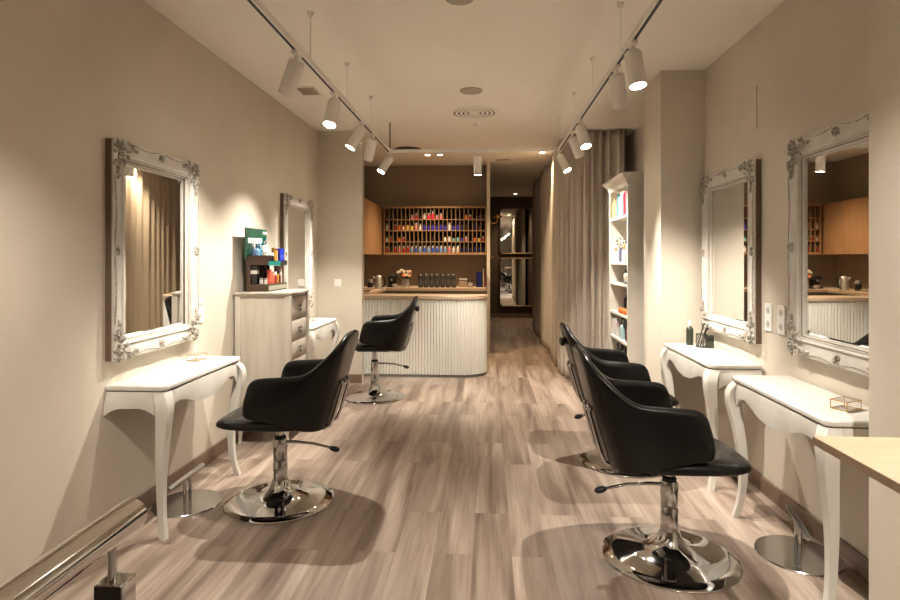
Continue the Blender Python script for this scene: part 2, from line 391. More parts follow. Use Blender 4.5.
# ------------------------------------------------------------ ornate mirrors
def make_mirror(label, W=.875, Hh=1.16):
    t = thing('ornate_mirror', label, 'mirror', group='ornate white framed wall mirrors')
    # local: x along the wall, y out of the wall, z up (origin at the bottom centre)
    x = W/2
    FW = .87
    def ring(d, h):
        d *= FW; return [(-x+d, h, d), (x-d, h, d), (x-d, h, Hh-d), (-x+d, h, Hh-d)]
    b = MB(); b.grid([ring(0.004, .0), ring(.004, .036), ring(.12, .030), ring(.12, 0)], True, True).build('backing', BACKW, t)
    pr = [(.002, .034), (0, .040), (.003, .046), (.012, .049), (.03, .050), (.055, .043), (.078, .038), (.086, .039), (.090, .046), (.096, .048), (.102, .044), (.105, .036), (.116, .030), (.124, .026), (.126, .012), (.1, .012)]
    MB().grid([ring(d, h) for d, h in pr], True, True).build('frame', FRAMEW, t, angle=30)
    g = MB(); g.grid([ring(.12, .014), ring(.126, .014), ring(.146, .0185)], False, True); r = ring(.146, .0185); g.add(r, [(0, 1, 2, 3)])
    g.build('glass', MIRR, t, angle=1)
    bd = MB(); d = .1105*FW; st = .0125
    for (x0, z0, x1, z1) in ((-x+d, d, x-d, d), (x-d, d, x-d, Hh-d), (x-d, Hh-d, -x+d, Hh-d), (-x+d, Hh-d, -x+d, d)):
        Ln = math.hypot(x1-x0, z1-z0); n = int(Ln/st)
        for i in range(n):
            u = (i+.5)/n; bd.sph((x0+(x1-x0)*u, .036, z0+(z1-z0)*u), .0048, 6)
    bd.build('bead_trim', FRAMEW, t)
    def leaf(m, px, pz, ang, ln, wd, ht=.014, y=.046):
        # a ribbed leaf starting at (px,pz)
        ca, sa = math.cos(ang), math.sin(ang); rows = []
        for i in range(8):
            u = i/7; ww = wd*(math.sin(PI*min(1, u*.92+.06))**.7)*(1+.22*math.cos(u*16)); row = []
            for q in range(7):
                v = -1+q/3; hh = ht*(1-v*v*.9)*math.sin(PI*min(1, u*.85+.12))*(1-.35*math.cos(v*3*PI)*.5)
                a = ln*u; bb = ww/2*v + .12*ln*u*u
                row.append((px+a*ca-bb*sa, y+hh, pz+a*sa+bb*ca))
            rows.append(row)
        m.grid(rows)
    def scroll(m, px, pz, r, turns=1.6, a0=0, sg=1):
        pts = []; rr = []
        for i in range(22):
            u = i/21; a = a0+sg*u*turns*2*PI; q = r*(1-u*.78)
            pts.append((px+q*math.cos(a), .056+.008*u, pz+q*math.sin(a))); rr.append(.0062*(1-u*.45))
        m.tube(pts, rr, 6)
    def corner(m, sx, sz):
        cx = -sx*0 + sx*(x-.045); cz = Hh/2+sz*(Hh/2-.045)
        scroll(m, cx, cz, .034, a0=math.atan2(sz, sx), sg=sx*sz)
        m.sph((cx, .058, cz), .014, 8)
        for k in range(7):
            a = 2*PI*k/7+.3; leaf(m, cx+.022*math.cos(a), cz+.022*math.sin(a), a, .034, .024, .012)
        hx = 0 if sx < 0 else PI; vz = PI/2 if sz < 0 else -PI/2
        for (bx, bz, an, ln, wd) in ((-.045, .004, 0, .062, .034), (-.088, .012, .12, .058, .032), (-.125, .004, .25, .046, .026), (-.06, .030, .5, .04, .02), (-.05, -.03, -.45, .045, .022)):
            a = an if sx < 0 else PI-an
            a = a if sz > 0 else -a
            # leaves creeping inwards along the rail
            leaf(m, cx+sx*bx, cz+sz*bz*.9, (PI if sx > 0 else 0)+(-an if (sx*sz > 0) else an), ln, wd)
            leaf(m, cx+sx*bz*.9, cz+sz*bx, (-PI/2 if sz > 0 else PI/2)+(an if (sx*sz > 0) else -an), ln*1.05, wd)
        scroll(m, cx-sx*.10, cz+sz*.022, .014, 1.2, 0, sx); scroll(m, cx+sx*.022, cz-sz*.10, .014, 1.2, 0, sz)
    for sx in (-1, 1):
        for sz in (-1, 1):
            m = MB(); corner(m, sx, sz); m.build('corner_ornament', ORN, t, angle=70)
    for (px, pz, a) in ((0, .035, PI/2), (0, Hh-.035, -PI/2), (-x+.03, Hh/2, 0), (x-.03, Hh/2, PI)):
        m = MB()
        for k in range(-2, 3): leaf(m, px-.016*math.cos(a), pz-.016*math.sin(a), a+k*.62, .042 if abs(k) < 2 else .032, .02)
        m.sph((px-.008*math.cos(a), .056, pz-.008*math.sin(a)), .009, 8)
        m.build('centre_ornament', ORN, t, angle=70)
    vn = MB()
    for z_, sg in ((Hh-.004, -1), (.004, 1)):
        for s2 in (-1, 1):
            vn.tube([(s2*(.03+(x-.20)*u), .051, z_+sg*(.004+.016*math.sin(PI*u))) for u in [i/12 for i in range(13)]], .0026, 6)
    for s2 in (-1, 1):
        for s3 in (-1, 1):
            vn.tube([(s2*(x-.004-.012*math.sin(PI*u)), .051, Hh/2+s3*(.03+(Hh/2-.22)*u)) for u in [i/12 for i in range(13)]], .0026, 6)
    vn.build('edge_vine', ORN, t)
    return t
m0 = make_mirror('ornate white framed mirror in left foreground reflecting the curtain')
m0.location = (XL+.002, 3.285, .912); m0.rotation_euler = (0, 0, -PI/2)
m0_glass = [c for c in m0.children if c.name.startswith('glass')][0]
dup(m0, (XL+.002, 5.80, .912), -PI/2, 'ornate mirror in far left corner behind the display stand of hair products')
dup(m0, (XR-.002, 2.85, .93), PI/2, 'largest ornate mirror at right edge, cut off by the near pier')
dup(m0, (XR-.002, 4.135, .91), PI/2, 'ornate mirror on right wall above the table with the spray bottle')

m0_glass.rotation_euler = (0, 0, math.radians(1.6))     # the pane sits a little askew in its frame

# ------------------------------------------------------------ chest of drawers (left)
def chest():
    Lw, D, Ht = .49, .45, 1.185
    t = thing('chest_of_drawers', 'tall narrow cream chest of drawers against the left wall', 'chest of drawers', (XL+.016, 4.585, 0), -PI/2)
    x = Lw/2
    m = MB(); m.box(-x+.015, x-.015, .012, D-.03, .14, Ht-.03)
    for sx in (-1, 1):
        for y0 in (0.0, D-.055):
            m.box(sx*x-.045*(sx > 0), sx*x+.045*(sx < 0), y0, y0+.045, .14, Ht-.03)
    m.build('body', CHESTP, t, bevel=.004)
    m = MB(); out = []
    for i in range(25):
        s = -1+2*i/24; out.append((s*(x+.02), D+.004+.016*math.cos(s*PI)))
    ol = [(-x-.02, 0)]+out+[(x+.02, 0)]
    m.loft([[(a*g, b*g2, z) for a, b in ol] for g, g2, z in ((.93, .965, Ht-.034), (.97, .985, Ht-.02), (1, 1, Ht-.012), (1, 1, Ht-.004), (.99, .995, Ht))])
    m.build('top', CHESTP, t)
    zs = [.20, .355, .50, .645, .79, .955, 1.145]
    for a, b in zip(zs[:-1], zs[1:]):
        rows = []
        for i in range(13):
            s = -1+2*i/12; y = D-.024+.003*math.cos(s*PI/2); px = s*(x-.05)
            rows.append([(px, D-.06, a+.003), (px, y-.003, a+.003), (px, y, a+.007), (px, y, b-.007), (px, y-.003, b-.003), (px, D-.06, b-.003)])
        d = MB().loft(rows).build('drawer', CHESTP, t)
        zc = (a+b)/2; hm = MB()
        hm.sph((0, D-.012, zc+.014), .011, 10, (1.5, .5, .8))
        for sx in (-1, 1):
            hm.tube([(0, D-.014, zc+.014), (sx*.018, D-.008, zc+.02), (sx*.034, D-.008, zc+.012), (sx*.04, D-.014, zc+.016)], .0042, 6)
        hm.tube([(math.cos(q)*.015, D-.008, zc-.004+math.sin(q)*.022) for q in [PI+.0+PI*k/10 for k in range(11)]], .0035, 6)
        hm.build('handle', mat('antique iron', (.10, .085, .07), .4, .9), d)
    m = MB()
    for sx in (-1, 1):
        for y in (.03, D-.05):
            g = MB()
            rows = []
            for z, o, wd in ((0, .012, .03), (.03, .006, .03), (.08, -.004, .036), (.14, 0, .05)):
                cx = sx*(x-.03+o); cy = y+(o if y > .1 else 0); h = wd/2
                rows.append([(cx-h, cy-h+.01, z), (cx+h, cy-h+.01, z), (cx+h, cy+h, z), (cx-h, cy+h, z)])
            g.loft(rows).build('leg', CHESTP, t, bevel=.004)
    g = MB(); rows = []
    for i in range(21):
        s = -1+2*i/20; px = s*(x-.045); dz = .04+.05*abs(s)**2
        rows.append([(px, D-.03, .20), (px, D-.03, .20-dz), (px, D-.045, .20-dz), (px, D-.045, .20)])
    g.loft(rows).build('apron', CHESTP, t)
chest()

# ------------------------------------------------------------ product display stand on the chest
ZC = 1.185
t = thing('display_stand', 'brown two-tier display stand with green header sign on chest of drawers', 'display stand', (-1.80, 4.62, ZC))
# local: x to the room, y along the wall
MB().box(-.088, .088, -.21, .21, 0, .058).build('base', STAND, t, bevel=.002)
MB().box(-.086, .086, -.21, .21, .215, .228).build('shelf', STAND, t)
m = MB(); m.box(-.088, .088, -.214, -.206, .21, .285); m.build('side_lip', STAND, t); MB().box(-.086, .088, .206, .214, .21, .245).build('side_lip', STAND, t)
m = MB(); m.box(-.090, -.082, -.21, .21, .05, .285); m.build('back_board', DARKW, t)
for y in (-.206, .198): MB().box(-.085, -.060, y, y+.008, .05, .22).build('upright', DARKW, t)
MB().box(.084, .090, -.21, .05, .205, .240).build('price_strip', mat('teal card', (.0, .17, .14), .5), t)
MB().box(.084, .090, .05, .21, .205, .240).build('price_strip', mat('black card', (.02, .018, .018), .5), t)
MB().box(.086, .0895, -.20, .20, .010, .045).build('base_label', mat('grey card', (.30, .29, .23), .5), t)
sg_ = MB().box(-.092, -.084, -.235, .195, .25, .505).build('header_sign', mat('green sign', (.004, .10, .05), .45, col2=(.02, .04, .028, 1), vscale=8), t)
m = MB(); m.box(-.0838, -.083, -.19, .175, .385, .425); m.box(-.0838, -.083, -.06, .03, .350, .362); m.box(-.0838, -.083, .11, .19, .465, .485); m.build('sign_band', mat('white print', (.7, .72, .66), .5), sg_)
m = MB()
for i in range(9):       # the worn block lettering on the white band
    y = -.175+i*.038
    m.box(-.0829, -.0825, y, y+.007, .392, .418)
    if i % 2: m.box(-.0829, -.0825, y, y+.024, .392, .398); m.box(-.0829, -.0825, y+.018, y+.024, .392, .418)
    else: m.box(-.0829, -.0825, y, y+.024, .412, .418); m.box(-.0829, -.0825, y+.002, y+.02, .402, .407)
m.build('sign_lettering', mat('dark green print', (.01, .09, .05), .5), sg_)

PM = {}
def pcol(name, r, g, b, rough=.35): return mat('product '+name, tuple(c*.72 for c in srgb(r, g, b)[:3]), rough)
def bottle(name, label, cat_, loc, h, r, body, cap, shape='bottle', group=None, parent_thing=False):
    m = MB()
    if shape == 'bottle':
        m.lathe([(0, 0), (r*.95, 0), (r, h*.03), (r, h*.62), (r*.85, h*.70), (r*.42, h*.76), (r*.42, h*.79)], 16)
        m.mi = 1; m.lathe([(0, h*.79), (r*.52, h*.79), (r*.5, h*.98), (r*.4, h), (0, h)], 14)
    elif shape == 'tube':
        rows = [[(r*math.cos(2*PI*k/16), r*(1-.75*u)*math.sin(2*PI*k/16)*1.0, h*.16+u*h*.84) for k in range(16)] for u in (0, .3, .6, .9, 1)]
        m.loft(rows); m.mi = 1; m.lathe([(0, 0), (r*.8, 0), (r*.85, h*.16), (0, h*.16)], 14)
    elif shape == 'jar':
        m.lathe([(0, 0), (r*.92, 0), (r, h*.08), (r, h*.62), (r*.9, h*.68)], 18)
        m.mi = 1; m.lathe([(0, h*.68), (r*1.02, h*.68), (r*1.02, h*.97), (r*.95, h), (0, h)], 18)
    elif shape == 'box':
        m.box(-r, r, -r*.7, r*.7, 0, h); m.mi = 1; m.box(-r*1.01, r*1.01, -r*.71, r*.71, h*.55, h*.75)
    elif shape == 'pump':
        m.lathe([(0, 0), (r*.95, 0), (r, h*.03), (r, h*.62), (r*.7, h*.68), (r*.4, h*.70), (r*.4, h*.72)], 16)
        m.mi = 1; m.lathe([(0, h*.72), (r*.5, h*.72), (r*.5, h*.80), (r*.2, h*.81), (r*.2, h*.93), (0, h*.93)], 12)
        m.box(-r*.25, r*1.0, -r*.25, r*.25, h*.93, h)
    o = m.build(name, [body, cap], None); o.location = loc
    tag(o, label, cat_, group); return o
def dsp(x, y, z): return (-1.80+x, 4.62+y, ZC+z)
GD = 'hair products on the display stand'
WH = pcol('white', 225, 222, 215); BK = pcol('black', 22, 20, 22); LB = pcol('light blue', 130, 175, 205); BLU = pcol('bright blue', 25, 50, 205); SLT = pcol('slate blue', 80, 110, 150)
GOLD = pcol('gold', 205, 150, 50); CORAL = pcol('coral', 240, 110, 85); REDP = pcol('crimson', 165, 20, 50); TEAL = pcol('teal', 0, 140, 145); PINKP = pcol('pale pink', 235, 205, 205)
ORNG = pcol('orange', 225, 120, 60); GRN = pcol('green', 70, 105, 70); SILV = pcol('silver grey', 150, 150, 150); BRNP = pcol('brown', 90, 45, 25); YEL = pcol('yellow', 215, 180, 70); MAG = pcol('magenta', 225, 40, 80); PUR = pcol('violet', 65, 50, 160); NAVY = pcol('navy', 20, 25, 95)
zt = .229
bottle('product_bottle', 'slate blue bottle with white cap, leftmost on the stand\'s top tier', 'bottle', dsp(-.045, -.17, zt), .155, .021, SLT, WH, 'bottle', GD)
bottle('product_bottle', 'pale blue bottle second from left on the stand\'s top tier', 'bottle', dsp(-.045, -.11, zt), .15, .022, LB, SLT, 'bottle', GD)
bottle('product_bottle', 'teal blue bottle third from left on the stand\'s top tier', 'bottle', dsp(-.045, -.05, zt), .155, .022, pcol('teal blue', 70, 150, 175), LB, 'bottle', GD)
bottle('product_bottle', 'white pump bottle at the back of the stand\'s top tier', 'bottle', dsp(-.045, .02, zt), .20, .024, WH, TEAL, 'pump', GD)
bottle('product_bottle', 'white bottle with grey cap, behind the gold tube on top tier', 'bottle', dsp(-.045, .085, zt), .195, .022, WH, SILV, 'bottle', GD)
bottle('product_jar', 'brown jar with white lid at near front of top tier', 'jar', dsp(.045, -.165, zt), .075, .024, BK, WH, 'jar', GD)
bottle('product_jar', 'dark jar with white lid in middle of top tier', 'jar', dsp(.045, -.10, zt), .085, .024, pcol('plum', 60, 40, 45), WH, 'jar', GD)
bottle('product_jar', 'white jar with black lid beside the gold tubes', 'jar', dsp(.045, -.04, zt), .08, .023, BK, WH, 'jar', GD)
bottle('product_tube', 'gold tube on the top tier, left one of two', 'tube', dsp(.045, .015, zt), .12, .018, GOLD, BRNP, 'tube', GD)
bottle('product_tube', 'pale gold tube on the top tier, right one of two', 'tube', dsp(.045, .06, zt), .10, .018, pcol('pale gold', 235, 190, 130), WH, 'tube', GD)
m = MB(); m.box(-.028, .028, -.05, .05, 0, .115); m.mi = 1; m.box(.0281, .0285, -.03, .03, .03, .06)
tag(m.build('product_box', [BLU, pcol('blue print', 90, 110, 230)], None, bevel=.002, loc=dsp(.04, .145, zt)), 'bright blue carton at right end of the stand\'s top tier', 'box')
zb = .059
bottle('product_bottle', 'small white bottle, leftmost on lower tier of display stand', 'bottle', dsp(.055, -.18, zb), .045, .013, WH, SILV, 'jar', GD)
bottle('product_bottle', 'small white bottle, second from left on lower tier of display stand', 'bottle', dsp(.02, -.18, zb), .05, .013, WH, SILV, 'jar', GD)
bottle('product_box', 'black carton with white top at back of lower tier', 'box', dsp(-.045, -.165, zb), .145, .032, BK, WH, 'box')
bottle('product_tube', 'tall coral tube on lower tier of display stand', 'tube', dsp(.058, -.115, zb), .115, .019, CORAL, CORAL, 'tube', GD)
bottle('product_jar', 'short coral jar on lower tier of display stand', 'jar', dsp(.058, -.062, zb), .085, .022, pcol('light coral', 250, 130, 105), pcol('coral lid', 245, 140, 115), 'jar', GD)
bottle('product_jar', 'crimson jar on lower tier of display stand', 'jar', dsp(.058, -.005, zb), .095, .021, REDP, PINKP, 'jar', GD)
bottle('product_bottle', 'black bottle with gold front beside the crimson jar', 'bottle', dsp(.058, .048, zb), .105, .018, GOLD, BK, 'jar', GD)
bottle('product_bottle', 'dark brown bottle on lower tier near the right end', 'bottle', dsp(.058, .098, zb), .10, .017, BRNP, BK, 'bottle', GD)
bottle('product_box', 'pale pink carton at right end of lower tier', 'box', dsp(.03, .155, zb), .14, .028, PINKP, WH, 'box')
bottle('product_bottle', 'black bottle behind the coral products on lower tier', 'bottle', dsp(-.03, -.07, zb), .15, .026, BK, NAVY, 'bottle', GD)
bottle('product_bottle', 'black bottle behind the crimson jar on lower tier', 'bottle', dsp(-.03, .01, zb), .148, .026, BK, BRNP, 'bottle', GD)

# ------------------------------------------------------------ glass boxes with brass edges
def glass_box(label, loc, rz):
    t = thing('glass_box', label, 'box', loc, rz, 'brass edged glass trinket boxes')
    a, b, h = .05, .035, .042; e = .0022
    m = MB()
    for z in (e, h-e):
        m.tube([(-a, -b, z), (a, -b, z)], e, 6); m.tube([(-a, b, z), (a, b, z)], e, 6); m.tube([(-a, -b, z), (-a, b, z)], e, 6); m.tube([(a, -b, z), (a, b, z)], e, 6)
    for sx in (-1, 1):
        for sy in (-1, 1): m.tube([(sx*a, sy*b, 0), (sx*a, sy*b, h)], e, 6)
    m.build('brass_edges', BRASS, t)
    g = MB()
    for y in (-b, b): g.box(-a, a, y-.0008, y+.0008, e, h-e)
    for x in (-a, a): g.box(x-.0008, x+.0008, -b, b, e, h-e)
    g.build('side_panes', GLASS, t)
    MB().box(-a, a, -b, b, h-.002, h-.0005).build('lid', GLASS, t)
    return t
gb = glass_box('small glass and brass box on the left foreground console', (XL+.10, 3.60, .7905), 1.35)
dup(gb, (1.565, 2.62, .7905), .5, 'glass and brass box on the nearest right console')
dup(gb, (XL+.13, 5.92, .7905), 1.5, 'glass and brass box on the far left corner console')

# ------------------------------------------------------------ things on the right far console
bottle('spray_bottle', 'black spray bottle with white nozzle on console by right pier', 'bottle', (1.535, 4.47, .7905), .185, .026, mat('dark green label', (.03, .035, .02), .3), WH, 'bottle')
bottle('hair_product_bottle', 'small black bottle beside the mesh brush cup', 'bottle', (1.63, 4.33, .7905), .095, .024, mat('dark olive label', (.05, .055, .035), .35, col2=(.02, .02, .018, 1), vscale=60), BK, 'box')
t = thing('mesh_cup', 'black wire mesh cup on console holding hair brushes', 'cup', (1.585, 4.37, .7905))
m = MB(); R_ = .038; hh = .095
for z in (.002, hh): m.tube([(R_*math.cos(2*PI*k/24), R_*math.sin(2*PI*k/24), z) for k in range(25)], .003, 6)
m.build('rim', BLACKP, t)
m = MB()
for k in range(14):
    for sg in (-1, 1):
        m.tube([(R_*math.cos(a), R_*math.sin(a), z) for a, z in [((2*PI*k/14)+sg*u*1.3, .002+u*(hh-.002)) for u in (0, .25, .5, .75, 1)]], .0011, 4)
m.lathe([(0, 0), (R_, 0), (R_, .002), (0, .002)], 20)
m.build('wire_mesh', BLACKP, t)
for i, (x0, dx, dy, dz, lab) in enumerate(((-.018, .012, -.07, .15, 'black tail comb leaning right in the mesh cup'), (.0, .015, -.082, .15, 'black hair brush with pale head leaning from the mesh cup'), (.018, .012, -.03, .11, 'short black clip handle in the mesh cup'))):
    m = MB(); p0 = Vector((1.585+x0, 4.393, .797)); p1 = p0+Vector((dx, dy, dz))
    m.tube([p0, (p0+p1)/2, p1], [.003, .0045, .0045], 8)
    m.mi = 1; d = (p1-p0).normalized(); m.tube([p1-d*.005, p1+d*.01, p1+d*.03+Vector((0, -.012, -.004)), p1+d*.04+Vector((0, -.03, -.012))], [.005, .007, .008, .004], 8)
    tag(m.build('hair_brush', [BLACKP, BLACKP if i != 1 else SILV]), lab, 'brush', 'brushes in the mesh cup')

# ------------------------------------------------------------ footrests
def footrest(label, loc, rz):
    t = thing('footrest', label, 'footrest', loc, rz, 'steel disc footrests')
    MB().lathe([(0, 0), (.19, 0), (.191, .004), (.188, .008), (0, .009)], 64).build('base_disc', STEEL, t)
    for x in (-.03, .03): MB().tube([(x, 0, .008), (x, 0, .155)], .009, 14).build('post', CHROME, t)
    m = MB(); m.M = Matrix.Translation((0, 0, .165)) @ Matrix.Rotation(.42, 4, 'X')
    m.box(-.195, .195, -.013, .013, -.005, .005); m.build('foot_bar', STEEL, t, bevel=.003)
    return t
f0 = footrest('steel disc footrest under the left foreground console', (-1.765, 3.29, 0), PI/2+.0)
dup(f0, (1.515, 2.91, 0), -PI/2-.23, 'steel disc footrest under the nearest right console')

# ------------------------------------------------------------ track lighting
ZT = 2.60; TXL, TXR, TY = -1.06, .775, 6.24
t = thing('lighting_track', 'white suspended U-shaped lighting track below the ceiling', 'lighting track', (0, 0, ZT))
def rail(x0, x1, y0, y1):
    r = MB().box(x0, x1, y0, y1, -.0, .034).build('rail', LAMPW, t, bevel=.002)
    return r
r1 = rail(TXL-.018, TXL+.018, -1.6, TY+.018); r2 = rail(TXR-.018, TXR+.018, -1.6, TY+.018); r3_ = rail(TXL+.018, TXR-.018, TY-.018, TY+.018)
MB().box(TXL-.008, TXL+.008, -1.59, TY, -.0012, .001).build('groove', GROOVE, r1)
MB().box(TXR-.008, TXR+.008, -1.59, TY, -.0012, .001).build('groove', GROOVE, r2)
MB().box(TXL+.03, TXR-.03, TY-.008, TY+.008, -.0012, .001).build('groove', LAMPW, r3_)
MB().box(TXL-.019, TXL-.0178, -1.59, TY, .008, .02).build('side_slot', GROOVE, r1)
MB().box(TXR+.0178, TXR+.019, -1.59, TY, .008, .02).build('side_slot', GROOVE, r2)
for x, ys in ((TXL, (-.9, .6, 2.1, 3.4, 4.3, 5.2)), (TXR, (-.9, .6, 2.1, 3.4, 4.3, 5.2, 6.15))):
    for y in ys:
        m = MB(); m.tube([(x, y, .034), (x, y, H-ZT-.02)], .0025, 8); m.lathe([(0, 0), (.012, 0), (.022, .028), (0, .028)], 16, (x, y, H-ZT-.030)); m.lathe([(0, 0), (.008, 0), (.008, .016), (0, .016)], 10, (x, y, .033))
        m.build('suspension_rod', LAMPW, t)
m = MB(); m.tube([(TXL, TY, .034), (TXL, TY, H-ZT)], .007, 10); m.build('power_feed_rod', mat('dark green rod', (.05, .06, .035), .5), t)

def make_spot(x, y, d, label, power=1.0, cone=62):
    t = thing('track_spotlight', label, 'spotlight', (x, y, ZT), 0, 'white track spotlights')
    d = Vector(d).normalized()
    MB().box(-.016, .016, -.045, .045, -.022, -.0015).build('adapter', LAMPW, t, bevel=.003)
    MB().lathe([(0, -.06), (.010, -.06), (.010, -.02), (0, -.02)], 16).build('stem', LAMPW, t)
    q = Vector((0, 0, -1)).rotation_difference(d).to_matrix().to_4x4()
    piv = Vector((0, 0, -.062))
    m = MB(); m.M = Matrix.Translation(piv) @ q
    m.lathe([(0, .012), (.034, .012), (.043, .004), (.045, -.004), (.045, -.185), (.0425, -.187), (.041, -.180), (.038, -.168), (0, -.168)], 32)
    b = m.build('lamp_body', LAMPW, t)
    m = MB(); m.M = Matrix.Translation(piv) @ q; m.lathe([(0, -.1685), (.0372, -.1685), (.0372, -.172), (0, -.174)], 24)
    m.build('lens', LENS, b)
    m = MB(); m.M = Matrix.Translation(piv) @ q; m.tube([(-.048, 0, -.015), (.048, 0, -.015)], .006, 8); m.build('pivot_screw', LAMPW, b)
    L = bpy.data.lights.new('spot_beam', 'SPOT'); L.energy = SPOT_W*power; L.color = LAMP_COL; L.spot_size = math.radians(cone); L.spot_blend = .9; L.shadow_soft_size = .016
    lo = bpy.data.objects.new('spot_beam', L); C.objects.link(lo); lo.parent = b
    lo.location = piv + d*.20
    lo.rotation_euler = Vector((0, 0, -1)).rotation_difference(d).to_euler()
def depthY(v, u):
    D = (ZT-CAM_H)*575/(258-v); return D*((u-450)/575*math.sin(PSI)+math.cos(PSI))
WID = 74
make_spot(TXL, depthY(52, 297), (-.50, .34, -.95), 'nearest white spotlight on the left rail, its back turned', 1.0, WID)
make_spot(TXL, depthY(93, 334), (-.10, -.34, -.94), 'glaring spotlight on the left rail aimed toward camera, second from front', 1.0, WID)
make_spot(TXL, depthY(122, 361), (-.52, -.20, -.95), 'third spotlight on the left rail, tilted toward the left wall', .85, WID)
make_spot(TXL, depthY(134, 374), (-.30, .30, -.95), 'fourth spotlight on left rail, just before the corner one', 1.1, WID)
make_spot(TXL, TY-.02, (-.50, -.35, -.90), 'spotlight at the far left corner of the track', 1.0, WID)
make_spot(TXR, depthY(42, 638), (.10, -.18, -.97), 'nearest glowing spotlight on the right rail', 1.1, WID)
make_spot(TXR, depthY(66, 619), (.22, .42, -.93), 'second spotlight on the right rail, unlit side toward camera', 1.4, WID)
make_spot(TXR, depthY(120, 580), (.20, -.32, -.90), 'third spotlight on right rail, glowing, in front of curtain', 1.0, WID)
make_spot(TXR, depthY(131, 571), (.40, .30, -.90), 'fourth spotlight on right rail, tilted right before the curtain', 1.0, WID)
make_spot(TXR, TY-.02, (.42, -.30, -.86), 'spotlight at the far right corner of the track', 1.2, WID)
make_spot(-.10, TY, (0, .06, -.99), 'single spotlight hanging from the middle of the crossbar', 1.5, WID)
# unseen spotlights, added on the rails' run past the camera to spread light forward
make_spot(TXL, 1.1, (-.40, .50, -.90), 'added spotlight on left rail just above the camera, out of view', .65, WID)
make_spot(TXR, .7, (.28, .62, -.85), 'added spotlight on right rail just above the camera, out of view', 1.0, WID)
make_spot(TXL, 0.1, (.25, .35, -.90), 'added unseen spotlight on left rail behind the camera', .5, WID)
make_spot(TXR, 0.0, (-.2, .35, -.90), 'added unseen spotlight on right rail behind the camera', .5, WID)
make_spot(TXL, -1.2, (.1, .3, -.9), 'last added unseen spotlight on left rail at the shop front', .5, WID)
make_spot(TXR, -1.2, (-.1, .3, -.9), 'last added unseen spotlight on right rail at the shop front', .5, WID)

# ------------------------------------------------------------ recessed downlights and ceiling fittings
def downlight(x, y, label, watts, r=.04):
    t = thing('recessed_downlight', label, 'downlight', (x, y, H), 0, 'small recessed downlights')
    MB().lathe([(0, -.001), (r+.012, -.001), (r+.012, -.006), (r, -.008), (r-.002, -.003), (0, -.003)], 24).build('trim_ring', LAMPW, t)
    MB().lathe([(0, -.0035), (r-.004, -.0035), (r-.004, -.006), (0, -.007)], 20).build('lens', mat('downlight lens', (1, 1, 1), .5, emit=((1, .78, .52), 9)), t)
    L = bpy.data.lights.new('downlight_beam', 'SPOT'); L.energy = watts*1.3; L.color = (1, .74, .47); L.spot_size = math.radians(110); L.spot_blend = .8; L.shadow_soft_size = .03
    lo = bpy.data.objects.new('downlight_beam', L); C.objects.link(lo); lo.parent = t; lo.location = (0, 0, -.02)
downlight(-.85, 8.2, 'recessed downlight above the counter alcove, left of the pair', 30)
downlight(-.67, 8.2, 'recessed downlight above the counter alcove, right of the pair', 30)
downlight(.77, 8.1, 'recessed downlight near the corridor curtain', 40)
downlight(.65, 13.3, 'recessed downlight above the far corridor mirror', 22)

t = thing('ceiling_air_diffuser', 'round white ceiling air diffuser with concentric rings', 'air vent', (-.13, 5.87, H))
m = MB(); m.lathe([(0, -.0035), (.25, -.0035), (.25, -.001), (0, -.001)], 48); m.build('back_plate', mat('vent gap shade', (.12, .10, .08), .8), t)  # dark plate paints the shade in the gaps between the rings
for i, r in enumerate((.252, .195, .15, .105, .06)):
    m = MB(); wd = (.040, .026, .026, .026, .059)[i]
    m.grid([[(rr*math.cos(2*PI*k/64), rr*math.sin(2*PI*k/64), z) for k in range(64)] for rr, z in ((r, -.003), (r, -.006), (r-wd, -.0065), (r-wd, -.003))], True, True)
    m.build('ring', CEIL, t)
def ceil_disc(name, label, cat_, x, y, r, m_=CEIL, h=.012):
    m = MB(); m.lathe([(0, 0), (r, 0), (r, -h*.5), (r*.94, -h), (r*.3, -h*1.15), (0, -h*1.15)], 40); o = m.build(name, m_, loc=(x, y, H)); tag(o, label, cat_)
GREYC = mat('grille beige', (.42, .36, .28), .7, bump=.3, bscale=300)
ceil_disc('ceiling_speaker', 'small round grille in the ceiling in front of the round diffuser', 'speaker', -.14, 5.08, .10, GREYC)
ceil_disc('ceiling_speaker', 'round ceiling grille at the top edge of the photo', 'speaker', -.155, 3.26, .085, GREYC)
ceil_disc('ceiling_vent', 'dark round ceiling vent behind the left part of the crossbar', 'vent', -1.07, 7.75, .18, mat('vent brown', (.06, .04, .03), .7), .006)
ceil_disc('smoke_sensor', 'tiny white sensor on ceiling between diffuser and crossbar', 'sensor', -.13, 6.35, .022, LAMPW, .03)
t = thing('square_ceiling_vent', 'small square ceiling vent by the left wall', 'air vent', (-1.58, 5.0, H))
m = MB()
for (a, b, c, d) in ((-.09, .09, -.13, -.112), (-.09, .09, .112, .13), (-.09, -.076, -.13, .13), (.076, .09, -.13, .13)): m.box(a, b, c, d, -.008, 0)
m.build('frame', CEIL, t)
m = MB()
for i in range(11): m.box(-.076, .076, -.108+i*.02, -.097+i*.02, -.006, -.001)
m.build('slats', GREYC, t); MB().box(-.08, .08, -.115, .115, -.0015, 0).build('back_plate', mat('vent shade', (.2, .17, .13), .8), t)
tag(MB().box(-.10, .10, -.025, .025, -.004, 0).build('slot_vent', mat('slot dark', (.06, .04, .025), .6), loc=(.24, 8.7, H)), 'dark narrow slot vent in the corridor ceiling', 'vent')
t = thing('access_panel', 'flush painted access panel high on the right wall', 'panel', (XR, 3.92, 2.40))
MB().box(-.002, 0, -.15, .15, -.12, .14).build('panel', WALL, t, bevel=.001)
m = MB(); m.box(-.006, -.001, -.156, -.15, -.125, .145); m.build('edge', WALL, t)

